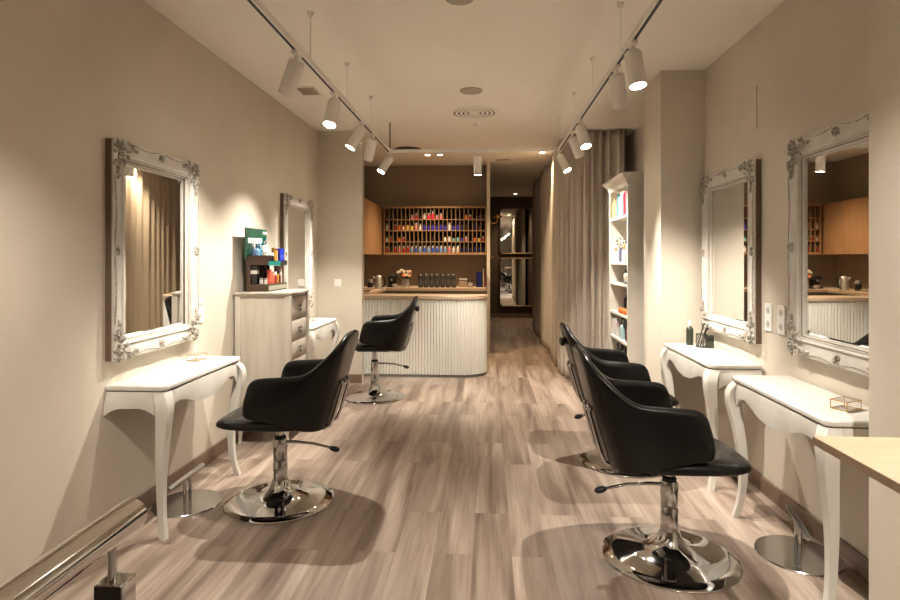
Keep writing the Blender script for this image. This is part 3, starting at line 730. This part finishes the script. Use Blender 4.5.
# ------------------------------------------------------------ sockets and switches
def plate(label, loc, rz, n=2, kind='socket'):
    t = thing('wall_socket' if kind == 'socket' else 'light_switch', label, kind, loc, rz)
    MB().box(-.041, .041, 0, .009, -.0425*n, .0425*n).build('cover_plate', PLASTIC, t, bevel=.003)
    for i in range(n):
        z = (i-(n-1)/2)*.083
        if kind == 'socket':
            m = MB(); m.M = Matrix.Translation((0, .0092, z)) @ Matrix.Rotation(-PI/2, 4, 'X'); m.lathe([(.021, -.0002), (.0215, .0012), (.019, .0012), (.0185, .0004), (0, .0004)], 24)
            m.build('socket_face', mat('socket grey', (.5, .48, .45), .4), t)
            m = MB()
            for dx in (-.0095, .0095): m.M = Matrix.Translation((dx, .0088, z)) @ Matrix.Rotation(-PI/2, 4, 'X'); m.lathe([(0, 0), (.0034, 0), (.0034, .001), (0, .001)], 10)
            m.build('pin_holes', BLACKP, t)
        else:
            MB().box(-.030, .030, .009, .0125, z-.030, z+.030).build('rocker', PLASTIC, t, bevel=.002)
plate('white double socket on left wall just past the foreground mirror', (XL, 3.83, 1.09), -PI/2)
plate('white double socket on right wall, far one of the pair', (XR, 3.605, 1.09), PI/2)
plate('white double socket on right wall, near one of the pair', (XR, 3.45, 1.09), PI/2)
plate('white light switch on the left pier facing the camera', (-1.735, 6.6, 1.16), PI, 1, 'switch')

# ------------------------------------------------------------ curtains
def curtain(name, label, path, z0, z1, pitch, amp, seed):
    r = random.Random(seed); pts = [Vector((*p, 0)) for p in path]
    seg = [(pts[i+1]-pts[i]).length for i in range(len(pts)-1)]; T = sum(seg)
    keys = []; a = 0
    for p, l in zip(pts, seg+[0]): keys.append((a, (p.x, p.y))); a += l
    n = int(T/.011); ph = 0; phs = []; am = []
    ca = 1
    for i in range(n+1):
        ph += 2*PI*(T/n)/pitch*(1+.38*math.sin(i*.07+seed)+.2*math.sin(i*.023)); phs.append(ph)
        am.append(1+.35*math.sin(i*.041+seed*2))
    rows = []; Z = 26
    for k in range(Z+1):
        w_ = k/Z; z = z0+(z1-z0)*w_; row = []
        hd = 1 if w_ < .93 else .75
        for i in range(n+1):
            s = T*i/n; x, y = cat(keys, s); x2, y2 = cat(keys, min(s+.01, T)); x1, y1 = cat(keys, max(s-.01, 0))
            d = Vector((x2-x1, y2-y1)).normalized(); nx, ny = -d.y, d.x
            q = phs[i]+.5*math.sin(3*w_+i*.01)*(1-w_)
            o = amp*am[i]*hd*(math.sin(q)+.25*math.sin(2*q+1)) + .006*(1-w_)*math.sin(i*.13+w_*5)
            if w_ > .93: o += amp*.35*math.sin(i*1.1)*(w_-.93)/.07
            row.append((x+nx*o, y+ny*o, z))
        rows.append(row)
    m = MB(); m.grid(rows)
    o = m.build(name, CURT, angle=80); sm = o.modifiers.new('cloth', 'SOLIDIFY'); sm.thickness = .004
    return tag(o, label, 'curtain')
curtain('curtain', 'long taupe pleated curtain beside the bookcase', [(.93, 7.42), (.98, 7.15), (1.06, 6.90), (1.16, 6.76), (1.35, 6.70), (1.57, 6.68)], .012, H-.012, .125, .045, 3)
curtain('curtain', 'taupe curtain lining the right side of the dark corridor', [(1.0, 12.4), (.99, 11.2), (.98, 10), (.985, 8.8), (.97, 7.5)], .012, H-.015, .19, .045, 5)
tag(MB().tube([(.90, 12.5, 0), (.90, 7.6, 0)], .001).build('curtain_rail', LAMPW), 'thin curtain rail on the corridor ceiling', 'rail') if False else None
t = thing('curtain_rail', 'white curtain rail on ceiling above the taupe curtain', 'curtain rail', (0, 0, H))
m = MB(); m.box(1.12, 1.69, 6.655, 6.675, -.012, 0); m.build('rail', LAMPW, t)

# ------------------------------------------------------------ bookcase (right)
BX, BX2, BY0, BY1, BZ = 1.266, 1.69, 5.28, 6.06, 2.15
BKM = mat('cream bookcase paint', (0.54, 0.50, 0.43), 0.5, var=.08, vscale=6)
t = thing('bookcase', 'tall narrow cream bookcase with crown moulding behind the right pier', 'bookcase', (0, 0, 0))
MB().box(BX, BX2, BY0, BY0+.025, 0, BZ).build('side_panel', BKM, t, bevel=.002)
MB().box(BX, BX2, BY1-.025, BY1, 0, BZ).build('side_panel', BKM, t, bevel=.002)
MB().box(BX2-.012, BX2, BY0+.025, BY1-.025, 0, BZ).build('back_panel', BKM, t)
MB().box(BX+.01, BX2-.012, BY0+.025, BY1-.025, 0, .09).build('plinth', BKM, t)
SH = [.115, .40, .668, .916, 1.207, 1.41, 1.85]
for z in SH: MB().box(BX+.004, BX2-.012, BY0+.025, BY1-.025, z-.024, z).build('shelf', BKM, t, bevel=.002)
MB().box(BX, BX2, BY0, BY1, BZ, BZ+.02).build('top_board', BKM, t)
m = MB(); rows = []
for o, z in ((.0, BZ-.035), (.006, BZ-.02), (.012, BZ), (.03, BZ+.02), (.05, BZ+.04), (.058, BZ+.05), (.06, BZ+.066), (.055, BZ+.07)):
    rows.append([(BX2, BY0-o, z), (BX-o, BY0-o, z), (BX-o, BY1+o, z), (BX2, BY1+o, z)])
m.loft(rows).build('crown_moulding', BKM, t)
def book(loc, h, th, dp, m_, label, group, rz=0):
    m = MB(); m.box(0, dp, 0, .003, 0, h); m.box(0, dp, th-.003, th, 0, h); m.box(0, .003, .003, th-.003, 0, h)
    m.mi = 1; m.box(.003, dp-.006, .003, th-.003, .004, h-.004)
    o = m.build('book', [m_, mat('page paper', (.7, .66, .55), .8)], loc=loc); o.rotation_euler = (0, 0, rz)
    return tag(o, label, 'book', group)
y = 5.335; GB = 'books on the top shelf'
cols = [('pale peach', 235, 190, 165, .24), ('pink', 225, 110, 125, .22), ('crimson', 180, 20, 45, .21), ('bright red', 205, 35, 45, .215), ('rose', 215, 120, 130, .20), ('white', 225, 225, 220, .235), ('off-white', 205, 215, 210, .20), ('mint', 160, 205, 195, .19), ('teal', 0, 130, 135, .22), ('dark teal', 15, 85, 95, .21), ('orange', 225, 95, 50, .19), ('salmon', 225, 140, 100, .175), ('olive yellow', 150, 135, 60, .19), ('cream', 200, 185, 140, .17), ('tan', 160, 125, 80, .165)]
for i, (nm, r, g, b, h) in enumerate(cols):
    th = rnd.choice([.042, .046, .05]); 
    if y+th > 6.02: break
    book((BX+.012+.01*rnd.random(), y, 1.8505), h, th, .17, pcol('book '+nm, r, g, b, .5), '%s book standing on the top shelf of the bookcase' % nm, GB); y += th+.001
# second shelf: vase with twigs, white bottles
t = thing('reed_vase', 'slim blue grey vase of dried stems on the second bookcase shelf', 'vase', (BX+.045, 5.72, 1.4105))
MB().lathe([(0, 0), (.022, 0), (.026, .01), (.026, .10), (.020, .13), (.022, .14), (0, .14)], 16).build('vase', mat('blue grey ceramic', (.09, .09, .15), .3), t)
m = MB()
for k in range(9):
    a = 2*PI*k/9; p1 = Vector((.045*math.cos(a), .06*math.sin(a), .20+.03*math.sin(k*2.3)))
    m.tube([(0, 0, .12), p1*.7+Vector((0, 0, .03)), p1], .0018, 5); m.sph(p1, .010, 6)
m.build('dried_stems', mat('dried stems', (.06, .05, .05), .8), t)
for i, yy in enumerate((5.40, 5.48, 5.58, 5.84, 5.93)):
    bottle('shelf_bottle', 'white bottle %s on the second shelf' % ('nearest the side panel', 'with ivory body, second from the near side', 'just in front of the slim vase', 'just past the slim vase', 'farthest from the near side')[i], 'bottle', (BX+.04+.02*(i % 2), yy, 1.4105), .12+.02*(i % 3), .022, WH if i != 1 else pcol('ivory', 215, 190, 150), WH if i % 2 else ORNG, 'bottle', 'white bottles on the second bookcase shelf')
# third shelf: basket + papers
t = thing('storage_basket', 'grey basket on the third bookcase shelf', 'basket', (BX+.125, 5.50, 1.2235))
m = MB(); m.pad(0, 0, 0, .20, .16, .085, e=5, rd=.006); m.build('basket', mat('grey weave', (.32, .28, .22), .8, bump=.5, bscale=150), t)
MB().box(-.085, .085, -.065, .065, .085, .13).build('dark_contents', BLACKP, t, bevel=.012)
for i in range(2):
    m = MB(); m.box(0, .17, 0, .24, 0, .006); m.mi = 1; m.box(.003, .167, .003, .237, .001, .0075)
    tag(m.build('magazine', [pcol('magazine%d' % i, *((70, 70, 80) if i else (175, 165, 145))), pcol('magazine cover%d' % i, *((95, 95, 105) if not i else (120, 115, 110)))], loc=(BX+.008, 5.38+.02*i, 1.2075+.008*i)), ('grey magazine lying at the bottom under the basket', 'dark magazine lying on top of the grey one')[i], 'magazine')
# fourth shelf
for i, (yy, x_, h, r, b, c, s) in enumerate([(5.42, .10, .17, .028, BK, SILV, 'bottle'), (5.52, .10, .21, .030, BK, BK, 'bottle'), (5.62, .10, .19, .028, BK, SILV, 'bottle'), (5.72, .10, .22, .030, BK, BK, 'pump')]):
    bottle('shelf_bottle', 'black bottle on the fourth bookcase shelf, %s from the near side' % ('first', 'second', 'third', 'fourth')[i], 'bottle', (BX+x_, yy, .9165), h, r, b, c, s, 'black bottles on the fourth shelf')
for i, yy in enumerate((5.47, 5.57, 5.67)):
    tag(MB().pad(0, 0, 0, .06, .07, .05, e=5, rd=.004).build('small_orange_jar', ORNG, loc=(BX+.035, yy, .9165)), 'small orange box at front of the fourth shelf, %s from the near side' % ('first', 'second', 'third')[i], 'box', 'small orange boxes on the fourth shelf')
# fifth & sixth shelves
for i, (yy, x_, h, r, b, c, s, nm) in enumerate([(5.41, .045, .17, .028, pcol('red brown', 110, 50, 35), BK, 'bottle', 'red brown bottle near the side panel'), (5.51, .06, .19, .028, BK, pcol('red lid', 160, 40, 35), 'bottle', 'black bottle with red cap'), (5.62, .045, .19, .034, pcol('pale aqua', 165, 200, 205), pcol('aqua cap', 205, 220, 225), 'bottle', 'pale aqua bottle'), (5.72, .06, .20, .028, BK, BK, 'bottle', 'plain black bottle'), (5.83, .06, .18, .045, WH, PINKP, 'box', 'white carton'), (5.95, .06, .17, .04, WH, WH, 'box', 'plain white carton farthest in')]):
    bottle('shelf_bottle' if s == 'bottle' else 'shelf_carton', nm+' on the fifth bookcase shelf', 'bottle' if s == 'bottle' else 'box', (BX+x_, yy, .6685), h, r, b, c, s, None)
for i, yy in enumerate((5.40, 5.49, 5.58, 5.67, 5.76, 5.85)):
    bottle('shelf_bottle', 'green bottle on the sixth bookcase shelf, %s from the near side' % ('first', 'second', 'third', 'fourth', 'fifth', 'sixth')[i], 'bottle', (BX+.045, yy, .4005), .20, .028, GRN if i % 2 else pcol('dark green', 45, 75, 55), BK if i % 2 else SILV, 'bottle', 'green bottles on the sixth shelf')

# ------------------------------------------------------------ ribbed counter and alcove
t = thing('reception_counter', 'white ribbed counter with oak top and rounded right end', 'counter', (0, 0, 0))
FY = 6.96; RC = .30; CX1 = -.012
path = []; s = 0
def cpath(s):      # distance along the counter front from the left pier
    L1 = (CX1-RC)-(-1.955)
    if s < L1: return Vector((-1.955+s, FY)), Vector((0, -1))
    s -= L1; La = RC*PI/2
    if s < La:
        a = s/RC; return Vector((CX1-RC+RC*math.sin(a), FY+RC-RC*math.cos(a))), Vector((math.sin(a), -math.cos(a)))
    s -= La; return Vector((CX1, FY+RC+s)), Vector((1, 0))
TOT = (CX1-RC+1.955)+RC*PI/2+.12
rib = .036; n = int(TOT/rib); bot = []; 
for i in range(n):
    for u, o in ((0, -.003), (.10, -.003), (.14, .003), (.22, .008), (.36, .012), (.5, .0135), (.64, .012), (.78, .008), (.86, .003), (.90, -.003)):
        p, nn = cpath(TOT*(i+u)/n); bot.append((p.x+nn.x*o, p.y+nn.y*o))
rows = [[(x, y, z) for x, y in bot] for z in (.035, .942)]
m = MB(); m.grid(rows); o = m.build('ribbed_front', RIBM, t, angle=50)
def inner(off, k=24):
    pts = [(-1.955, FY+off)]
    for i in range(k+1):
        a = PI/2*i/k; r = RC-off; pts.append((CX1-RC+r*math.sin(a), FY+RC-r*math.cos(a)))
    pts += [(CX1-off, 7.38), (-1.955, 7.38)]; return pts
MB().prism(inner(.006), .03, .944).build('body', RIBM, t)
MB().prism(inner(.0), .0, .03).build('plinth', GREYP, t)
m = MB(); ol = inner(-.022); m.prism(ol, .945, .988); m.build('countertop', OAK, t, bevel=.004)
t = thing('back_counter', 'oak topped back counter running round the alcove', 'counter', (0, 0, 0))
MB().box(-1.955, -1.56, 7.39, 9.18, 0, .955).build('side_unit', GREYP, t)
MB().box(-1.56, -.02, 8.70, 9.18, 0, .955).build('back_unit', GREYP, t)
m = MB(); m.prism([(-1.955, 7.405), (-1.52, 7.405), (-1.52, 8.60), (-.015, 8.60), (-.015, 9.18), (-1.955, 9.18)], .955, 1.0); m.build('worktop', OAK, t, bevel=.003)
# cupboards on the alcove's left wall
t = thing('wall_cupboard', 'warm oak wall cupboard on the left side of the alcove', 'cupboard', (0, 0, 0))
MB().box(-1.965, -1.665, 7.36, 9.19, 1.50, 2.26).build('carcass', CABW, t)
for i in range(3):
    a = 7.37+i*.53; MB().box(-1.664, -1.645, a, a+.524, 1.502, 2.258).build('door', CABW, t, bevel=.002)
# pigeon-hole rack
RX0, RX1, RY, RZ0, RZ1 = -1.62, -.012, 8.95, 1.50, 2.26
t = thing('pigeonhole_rack', 'oak pigeonhole rack of four rows holding hair colour bottles', 'rack', (0, 0, 0))
MB().box(RX0, RX1, 9.17, 9.19, RZ0, RZ1).build('back_panel', DARKW, t)
m = MB(); m.box(RX0, RX1, RY-.005, 9.17, RZ0, RZ0+.035); m.build('bottom_board', CABW, t)
MB().box(RX0, RX1, RY-.005, 9.17, RZ1-.03, RZ1).build('top_board', CABW, t)
MB().box(RX0, RX0+.018, RY-.005, 9.17, RZ0+.035, RZ1-.03).build('end_board', CABW, t)
MB().box(RX1-.018, RX1, RY-.005, 9.17, RZ0+.035, RZ1-.03).build('end_board', CABW, t)
NC = 24; cw = (RX1-RX0-.036)/NC; rh = (RZ1-RZ0-.065)/4
for i in range(1, NC):
    x = RX0+.018+i*cw; MB().box(x-.005, x+.005, RY, 9.17, RZ0+.035, RZ1-.03).build('divider', RACKW, t)
for j in range(1, 4):
    z = RZ0+.035+j*rh; MB().box(RX0+.018, RX1-.018, RY-.003, 9.17, z-.011, z).build('shelf', CABW, t)
protos = {}
def small_bottle(colname, h, kind):
    key = (colname, h, kind)
    if key not in protos:
        body = {'red': (165, 40, 45), 'pink': (215, 130, 140), 'white': (215, 210, 205), 'blue': (60, 95, 190), 'light blue': (120, 160, 215), 'violet': (60, 50, 165), 'navy': (25, 30, 85), 'yellow': (215, 185, 90), 'orange': (220, 115, 40), 'magenta': (235, 45, 85), 'dark brown': (55, 30, 22), 'mint': (120, 190, 185), 'peach': (235, 180, 150)}[colname]
        cap = WH if kind == 'capped' else BK
        r = cw*.36; m = MB()
        m.lathe([(0, 0), (r*.95, 0), (r, h*.04), (r, h*.60), (r*.6, h*.68), (r*.45, h*.70)], 10); m.mi = 1
        m.lathe([(0, h*.70), (r*.62, h*.70), (r*.58, h), (0, h)], 10)
        me = m.build('colour_bottle', [mat('rack '+colname, srgb(*body)[:3], .3), cap])
        protos[key] = me; return me
    o = protos[key].copy(); C.objects.link(o); return o
ORD = ['first', 'second', 'third', 'fourth', 'fifth', 'sixth', 'seventh', 'eighth', 'ninth', 'tenth', 'eleventh', 'twelfth', 'thirteenth', 'fourteenth', 'fifteenth', 'sixteenth', 'seventeenth', 'eighteenth', 'nineteenth', 'twentieth', 'twenty-first', 'twenty-second', 'twenty-third', 'last']
R4 = 'rdrprrlblblbbllpwwnnnnnn'; R3 = 'wr.or......d..wwmmvp.oyr'; R2 = 'w.roayypwvvvvvvwvvnd.nd.'; R1 = 'd.d.d.prdwMMpp.....or.dd'
CN = {'r': 'red', 'p': 'pink', 'w': 'white', 'b': 'blue', 'l': 'light blue', 'v': 'violet', 'n': 'navy', 'y': 'yellow', 'o': 'orange', 'M': 'magenta', 'd': 'dark brown', 'm': 'mint', 'a': 'peach'}
for rowname, rowi, st, hs in (('bottom', 0, R4, (.10, .115)), ('third', 1, R3, (.07, .08)), ('second', 2, R2, (.10, .12)), ('top', 3, R1, (.07, .095))):
    for i, ch in enumerate(st[:24]):
        if ch == '.': continue
        o = small_bottle(CN[ch], hs[i % 2] if not (rowi == 3 and ch in 'M') else (.13 if i == 11 else .10), 'capped' if ch in 'rplbwM' else 'dark')
        x = RX0+.018+(i+.5)*cw
        o.location = (x, RY+.045, RZ0+.035+rowi*rh+.0006)
        tag(o, '%s bottle in the %s row of the rack, %s cell from left' % (CN[ch], rowname, ORD[i]), 'bottle', 'hair colour bottles in the pigeonhole rack')

# things on the back counter
zc = 1.0005
def px(u, Y): # x position on the depth plane Y seen at image column u
    xc = (u-450)/575; return Y*(xc-math.tan(PSI))/(1+xc*math.tan(PSI))
for i in range(7):
    x = px(420.5+i*5.55, 8.72)
    m = MB(); m.lathe([(0, 0), (.036, 0), (.038, .006), (.038, .155), (.033, .185), (.018, .205), (0, .21)], 18)
    m.mi = 1; m.lathe([(.0385, .04), (.0388, .04), (.0388, .13), (.0385, .13)], 18)
    tag(m.build('dark_canister', [mat('canister grey', (.035, .032, .032), .3), mat('canister label', (.075, .07, .065) , .5)], loc=(x, 8.72, zc)), 'dark grey dome-topped canister on the back counter, %s of seven from left' % ORD[i], 'canister', 'row of seven dark canisters on the back counter')
t = thing('electric_kettle', 'white and steel kettle at left of the back counter', 'kettle', (px(378, 8.3), 8.35, zc))
MB().lathe([(0, 0), (.06, 0), (.062, .02), (.058, .12), (.045, .18), (.03, .195), (0, .20)], 24).build('body', mat('kettle steel', (.6, .57, .52), .3, .5), t)
MB().tube([(.05, -.02, .17), (.09, -.03, .165), (.10, -.03, .11), (.088, -.03, .04), (.058, -.02, .03)], .011, 8).build('handle', BLACKP, t)
MB().tube([(-.045, 0, .14), (-.075, 0, .165), (-.085, 0, .18)], [.02, .014, .01], 8).build('spout', mat('kettle steel', (.6, .57, .52), .3, .5), t)
t = thing('coffee_machine', 'small black coffee machine beside the kettle', 'coffee machine', (px(390, 8.6), 8.8, zc))
MB().box(-.07, .07, -.06, .09, 0, .03).build('base', BLACKP, t, bevel=.006)
MB().box(-.06, .06, .0, .09, .03, .19).build('body', BLACKP, t, bevel=.015)
MB().box(-.055, .055, -.07, .01, .13, .19).build('head', BLACKP, t, bevel=.012)
MB().lathe([(0, .10), (.012, .10), (.016, .13), (0, .13)], 12, (0, -.04, 0)).build('spout', CHROME, t)
t = thing('coffee_cup', 'tiny white cup on the back counter left of the flowers', 'cup', (px(394.5, 8.68), 8.68, zc))
MB().lathe([(0, 0), (.018, 0), (.034, .03), (.038, .055), (.035, .055), (.030, .03), (0, .012)], 20).build('cup', WH, t)
MB().tube([(.036, 0, .045), (.055, 0, .04), (.052, 0, .02), (.03, 0, .018)], .004, 6).build('handle', WH, t)
tag(bottle('glass_jar', '', '', (px(370, 8.2), 8.2, zc), .14, .04, mat('dark jar', (.02, .018, .02), .2), SILV, 'jar'), 'black jar with metal lid at far left of the back counter', 'jar')
t = thing('flower_vase', 'square glass vase of white and dark flowers on back counter', 'vase', (px(405.5, 8.72), 8.74, zc))
m = MB(); m.box(-.055, .055, -.055, .055, 0, .006)
for a in ((-.055, -.051, -.055, .055), (.051, .055, -.055, .055), (-.051, .051, -.055, -.051), (-.051, .051, .051, .055)): m.box(*a, .006, .13)
m.build('vase', mat('frosted glass', (.55, .52, .47), .25, trans=.3), t)
m = MB(); r = random.Random(4)
for k in range(26): a = r.random()*6.28; q = r.random()*.14; p = Vector((q*math.cos(a), q*math.sin(a)*.7, .15+.07*r.random())); m.tube([(p.x*.2, p.y*.2, .02), p], .003, 5); m.sph(p, .022, 6, (1, 1, .6))
m.build('foliage', mat('dark leaves', (.02, .022, .016), .6), t)
for k in range(13):
    a = r.random()*6.28; q = .03+.11*r.random(); c = Vector((q*math.cos(a), q*math.sin(a)*.7-.04, .18+.08*r.random())); m = MB()
    for w_ in range(6):
        b = 2*PI*w_/6; m.sph(c+Vector((.020*math.cos(b), .012*math.sin(b), .012*math.sin(b))), .016, 6, (1, .8, .8))
    m.sph(c+Vector((0, 0, .006)), .009, 6)
    m.build('blossom', mat('white petal', (.62, .55, .42), .6) if k % 4 else mat('coral petal', (.6, .2, .1), .6), t)
t = thing('photo_frame', 'small white-rimmed glass frame beside the alarm clock', 'frame', (px(463, 8.85), 8.85, zc))
MB().box(-.065, .065, -.02, .02, .115, .135).build('rim', WH, t); MB().box(-.062, .062, -.012, .012, 0, .115).build('panel', mat('panel tan', (.30, .23, .16), .3), t)
t = thing('alarm_clock', 'round twin-bell alarm clock with white face on the back counter', 'clock', (px(470.3, 8.66), 8.68, zc))
m = MB(); m.M = Matrix.Translation((0, 0, .058)) @ Matrix.Rotation(PI/2, 4, 'X'); m.lathe([(0, -.02), (.046, -.02), (.048, 0), (.046, .02), (.038, .022), (.037, .016), (0, .016)], 28); m.build('case', mat('clock dark metal', (.06, .05, .045), .3, .8), t)
m = MB(); m.M = Matrix.Translation((0, -.0165, .058)) @ Matrix.Rotation(PI/2, 4, 'X'); m.lathe([(0, 0), (.0365, 0), (.0365, .001), (0, .001)], 24); m.build('clock_face', WH, t)
m = MB(); m.tube([(0, -.019, .058), (.012, -.019, .075)], .0018, 5); m.tube([(0, -.019, .058), (-.004, -.019, .033)], .0014, 5); m.build('hands', BLACKP, t)
for sx in (-1, 1):
    MB().sph((sx*.026, 0, .118), .018, 10, (1, 1, .8)).build('bell', mat('clock dark metal', (.06, .05, .045), .3, .8), t)
    MB().tube([(sx*.03, 0, .016), (sx*.04, 0, 0)], .004, 6).build('foot', BLACKP, t)
x = px(476.3, 8.8)
for i, (th, h, c, nm) in enumerate(((.035, .235, NAVY, 'navy blue binder, left one, right of the alarm clock'), (.035, .24, pcol('royal navy', 25, 35, 120), 'navy blue binder, right one, right of the alarm clock'), (.02, .27, BK, 'black folder between the binders and the red and white book'), (.025, .285, pcol('grey white', 170, 160, 150), 'tall pale book next to the alcove partition'), (.016, .22, REDP, 'thin red book at right end of the back counter'))):
    m = MB(); m.box(0, th, 0, .003, 0, h); m.box(0, .003, 0, .2, 0, h); m.box(th-.003, th, 0, .2, 0, h); m.mi = 1; m.box(.003, th-.003, .004, .195, .004, h-.004)
    tag(m.build('binder', [c, mat('page paper', (.7, .66, .55), .8)], loc=(x, 8.80, zc)), nm, 'book'); x += th+.002
for i, (yy, c, nm, xx) in enumerate(((7.55, pcol('cloth beige', 190, 170, 140), 'folded beige cloth on the side worktop near the pier', -1.62), (7.95, pcol('cloth cream', 215, 200, 175), 'folded cream cloth farther along the side worktop', -1.66))):
    m = MB()
    for k in range(3): m.pad(.004*k, .003*k, .011*k, .14, .10, .011, e=5, rd=.003)
    tag(m.build('folded_cloth', c, loc=(xx, yy, zc)), nm, 'cloth')

# ------------------------------------------------------------ corridor: framed mirrors, wall lamp
t = thing('corridor_mirror', 'tall brown framed mirror of two rounded panes on the corridor end wall', 'mirror', (.72, 13.998, 0))
BRN = mat('bronze brown frame', (.06, .035, .018), .35, .3)
def rr(x0, x1, z0, z1, r, n=6):
    out = []
    for cx, cz, a0 in ((x1-r, z0+r, -PI/2), (x1-r, z1-r, 0), (x0+r, z1-r, PI/2), (x0+r, z0+r, PI)):
        for k in range(n+1): a = a0+PI/2*k/n; out.append((cx+r*math.cos(a), cz+r*math.sin(a)))
    return out
for i, (z0, z1) in enumerate(((1.56, 2.64), (.29, 1.44))):
    o1 = rr(-.44, .44, z0-.035, z1+.035, .10); o2 = rr(-.40, .40, z0, z1, .07)
    m = MB(); m.grid([[(a, 0, b) for a, b in o1], [(a, -.03, b) for a, b in o1], [(a, -.034, b) for a, b in o2], [(a, -.006, b) for a, b in o2]], False, True); m.build('frame', BRN, t)
    m = MB(); m.add([(a, -.008, b) for a, b in o2], [tuple(range(len(o2)))]); m.build('glass', MIRR, t)
    for zz in ((z0, ) if True else ()):
        MB().box(-.36, .36, -.045, -.006, zz-.012, zz+.012).build('brass_ledge', mat('pale brass edge', (.60, .42, .24), .35, .6), t, bevel=.003)
MB().box(-.40, .40, -.045, -.006, 1.432, 1.456).build('brass_ledge', mat('pale brass edge', (.60, .42, .24), .35, .6), t, bevel=.003)
t = thing('wall_lamp', 'brass mushroom wall lamp on the corridor side of the partition', 'wall lamp', (.05, 9.4, 2.02))
m = MB(); m.M = Matrix.Rotation(PI/2, 4, 'Y'); m.lathe([(0, 0), (.045, 0), (.045, .012), (0, .02)], 20); m.build('wall_plate', BRASS, t)
MB().tube([(.01, 0, 0), (.05, 0, -.005), (.09, 0, .0), (.115, 0, .025), (.12, 0, .07)], .014, 10).build('arm', BRASS, t)
MB().lathe([(0, .075), (.03, .075), (.075, .085), (.078, .10), (.06, .125), (.03, .14), (0, .145)], 24, (.12, 0, 0)).build('shade', BRASS, t)
t = thing('wall_hook', 'small brass hook on the partition below the wall lamp', 'hook', (.05, 9.4, 1.46))
MB().tube([(0, 0, 0), (.04, 0, 0), (.06, 0, .02)], .008, 8).build('hook', BRASS, t); m = MB(); m.M = Matrix.Rotation(PI/2, 4, 'Y'); m.lathe([(0, 0), (.02, 0), (.02, .008), (0, .01)], 14); m.build('wall_plate', BRASS, t)

# ------------------------------------------------------------ foreground: desk and handrail
t = thing('wooden_desk', 'light oak desk corner jutting in at lower right foreground', 'desk', (0, 0, 0))
MB().box(.822, 1.352, .45, 1.512, .978, 1.0).build('desktop', OAK, t, bevel=.002)
MB().box(.862, .884, .50, 1.25, 0, .978).build('side_panel', CREAM, t)
MB().box(.884, 1.352, .60, .62, 0.0, .978).build('back_panel', CREAM, t)
t = thing('handrail', 'polished steel tube handrail on a square post in left foreground', 'handrail', (0, 0, 0))
HX, HZ, HR = -.765, .897, .034
MB().tube([(HX, -1.0, HZ), (HX, 1.196, HZ), (HX, 1.200, HZ)], [HR, HR, HR-.004], 40).build('rail_tube', mat('polished steel', (.72, .70, .67), .12, 1.0), t)
MB().tube([(HX+.010, 1.115, HZ-.018), (HX+.010, 1.115, .79)], .0085, 14).build('support_pin', CHROME, t)
MB().box(HX-.016, HX+.042, 1.096, 1.146, 0, .80).build('square_post', CHROME, t, bevel=.005)
m = MB(); m.box(HX-.0145, HX+.0405, 1.0945, 1.0962, .02, .797); m.build('dark_reflection', BLACKP, t)  # black sheet painting the dark reflection on the post's chrome front
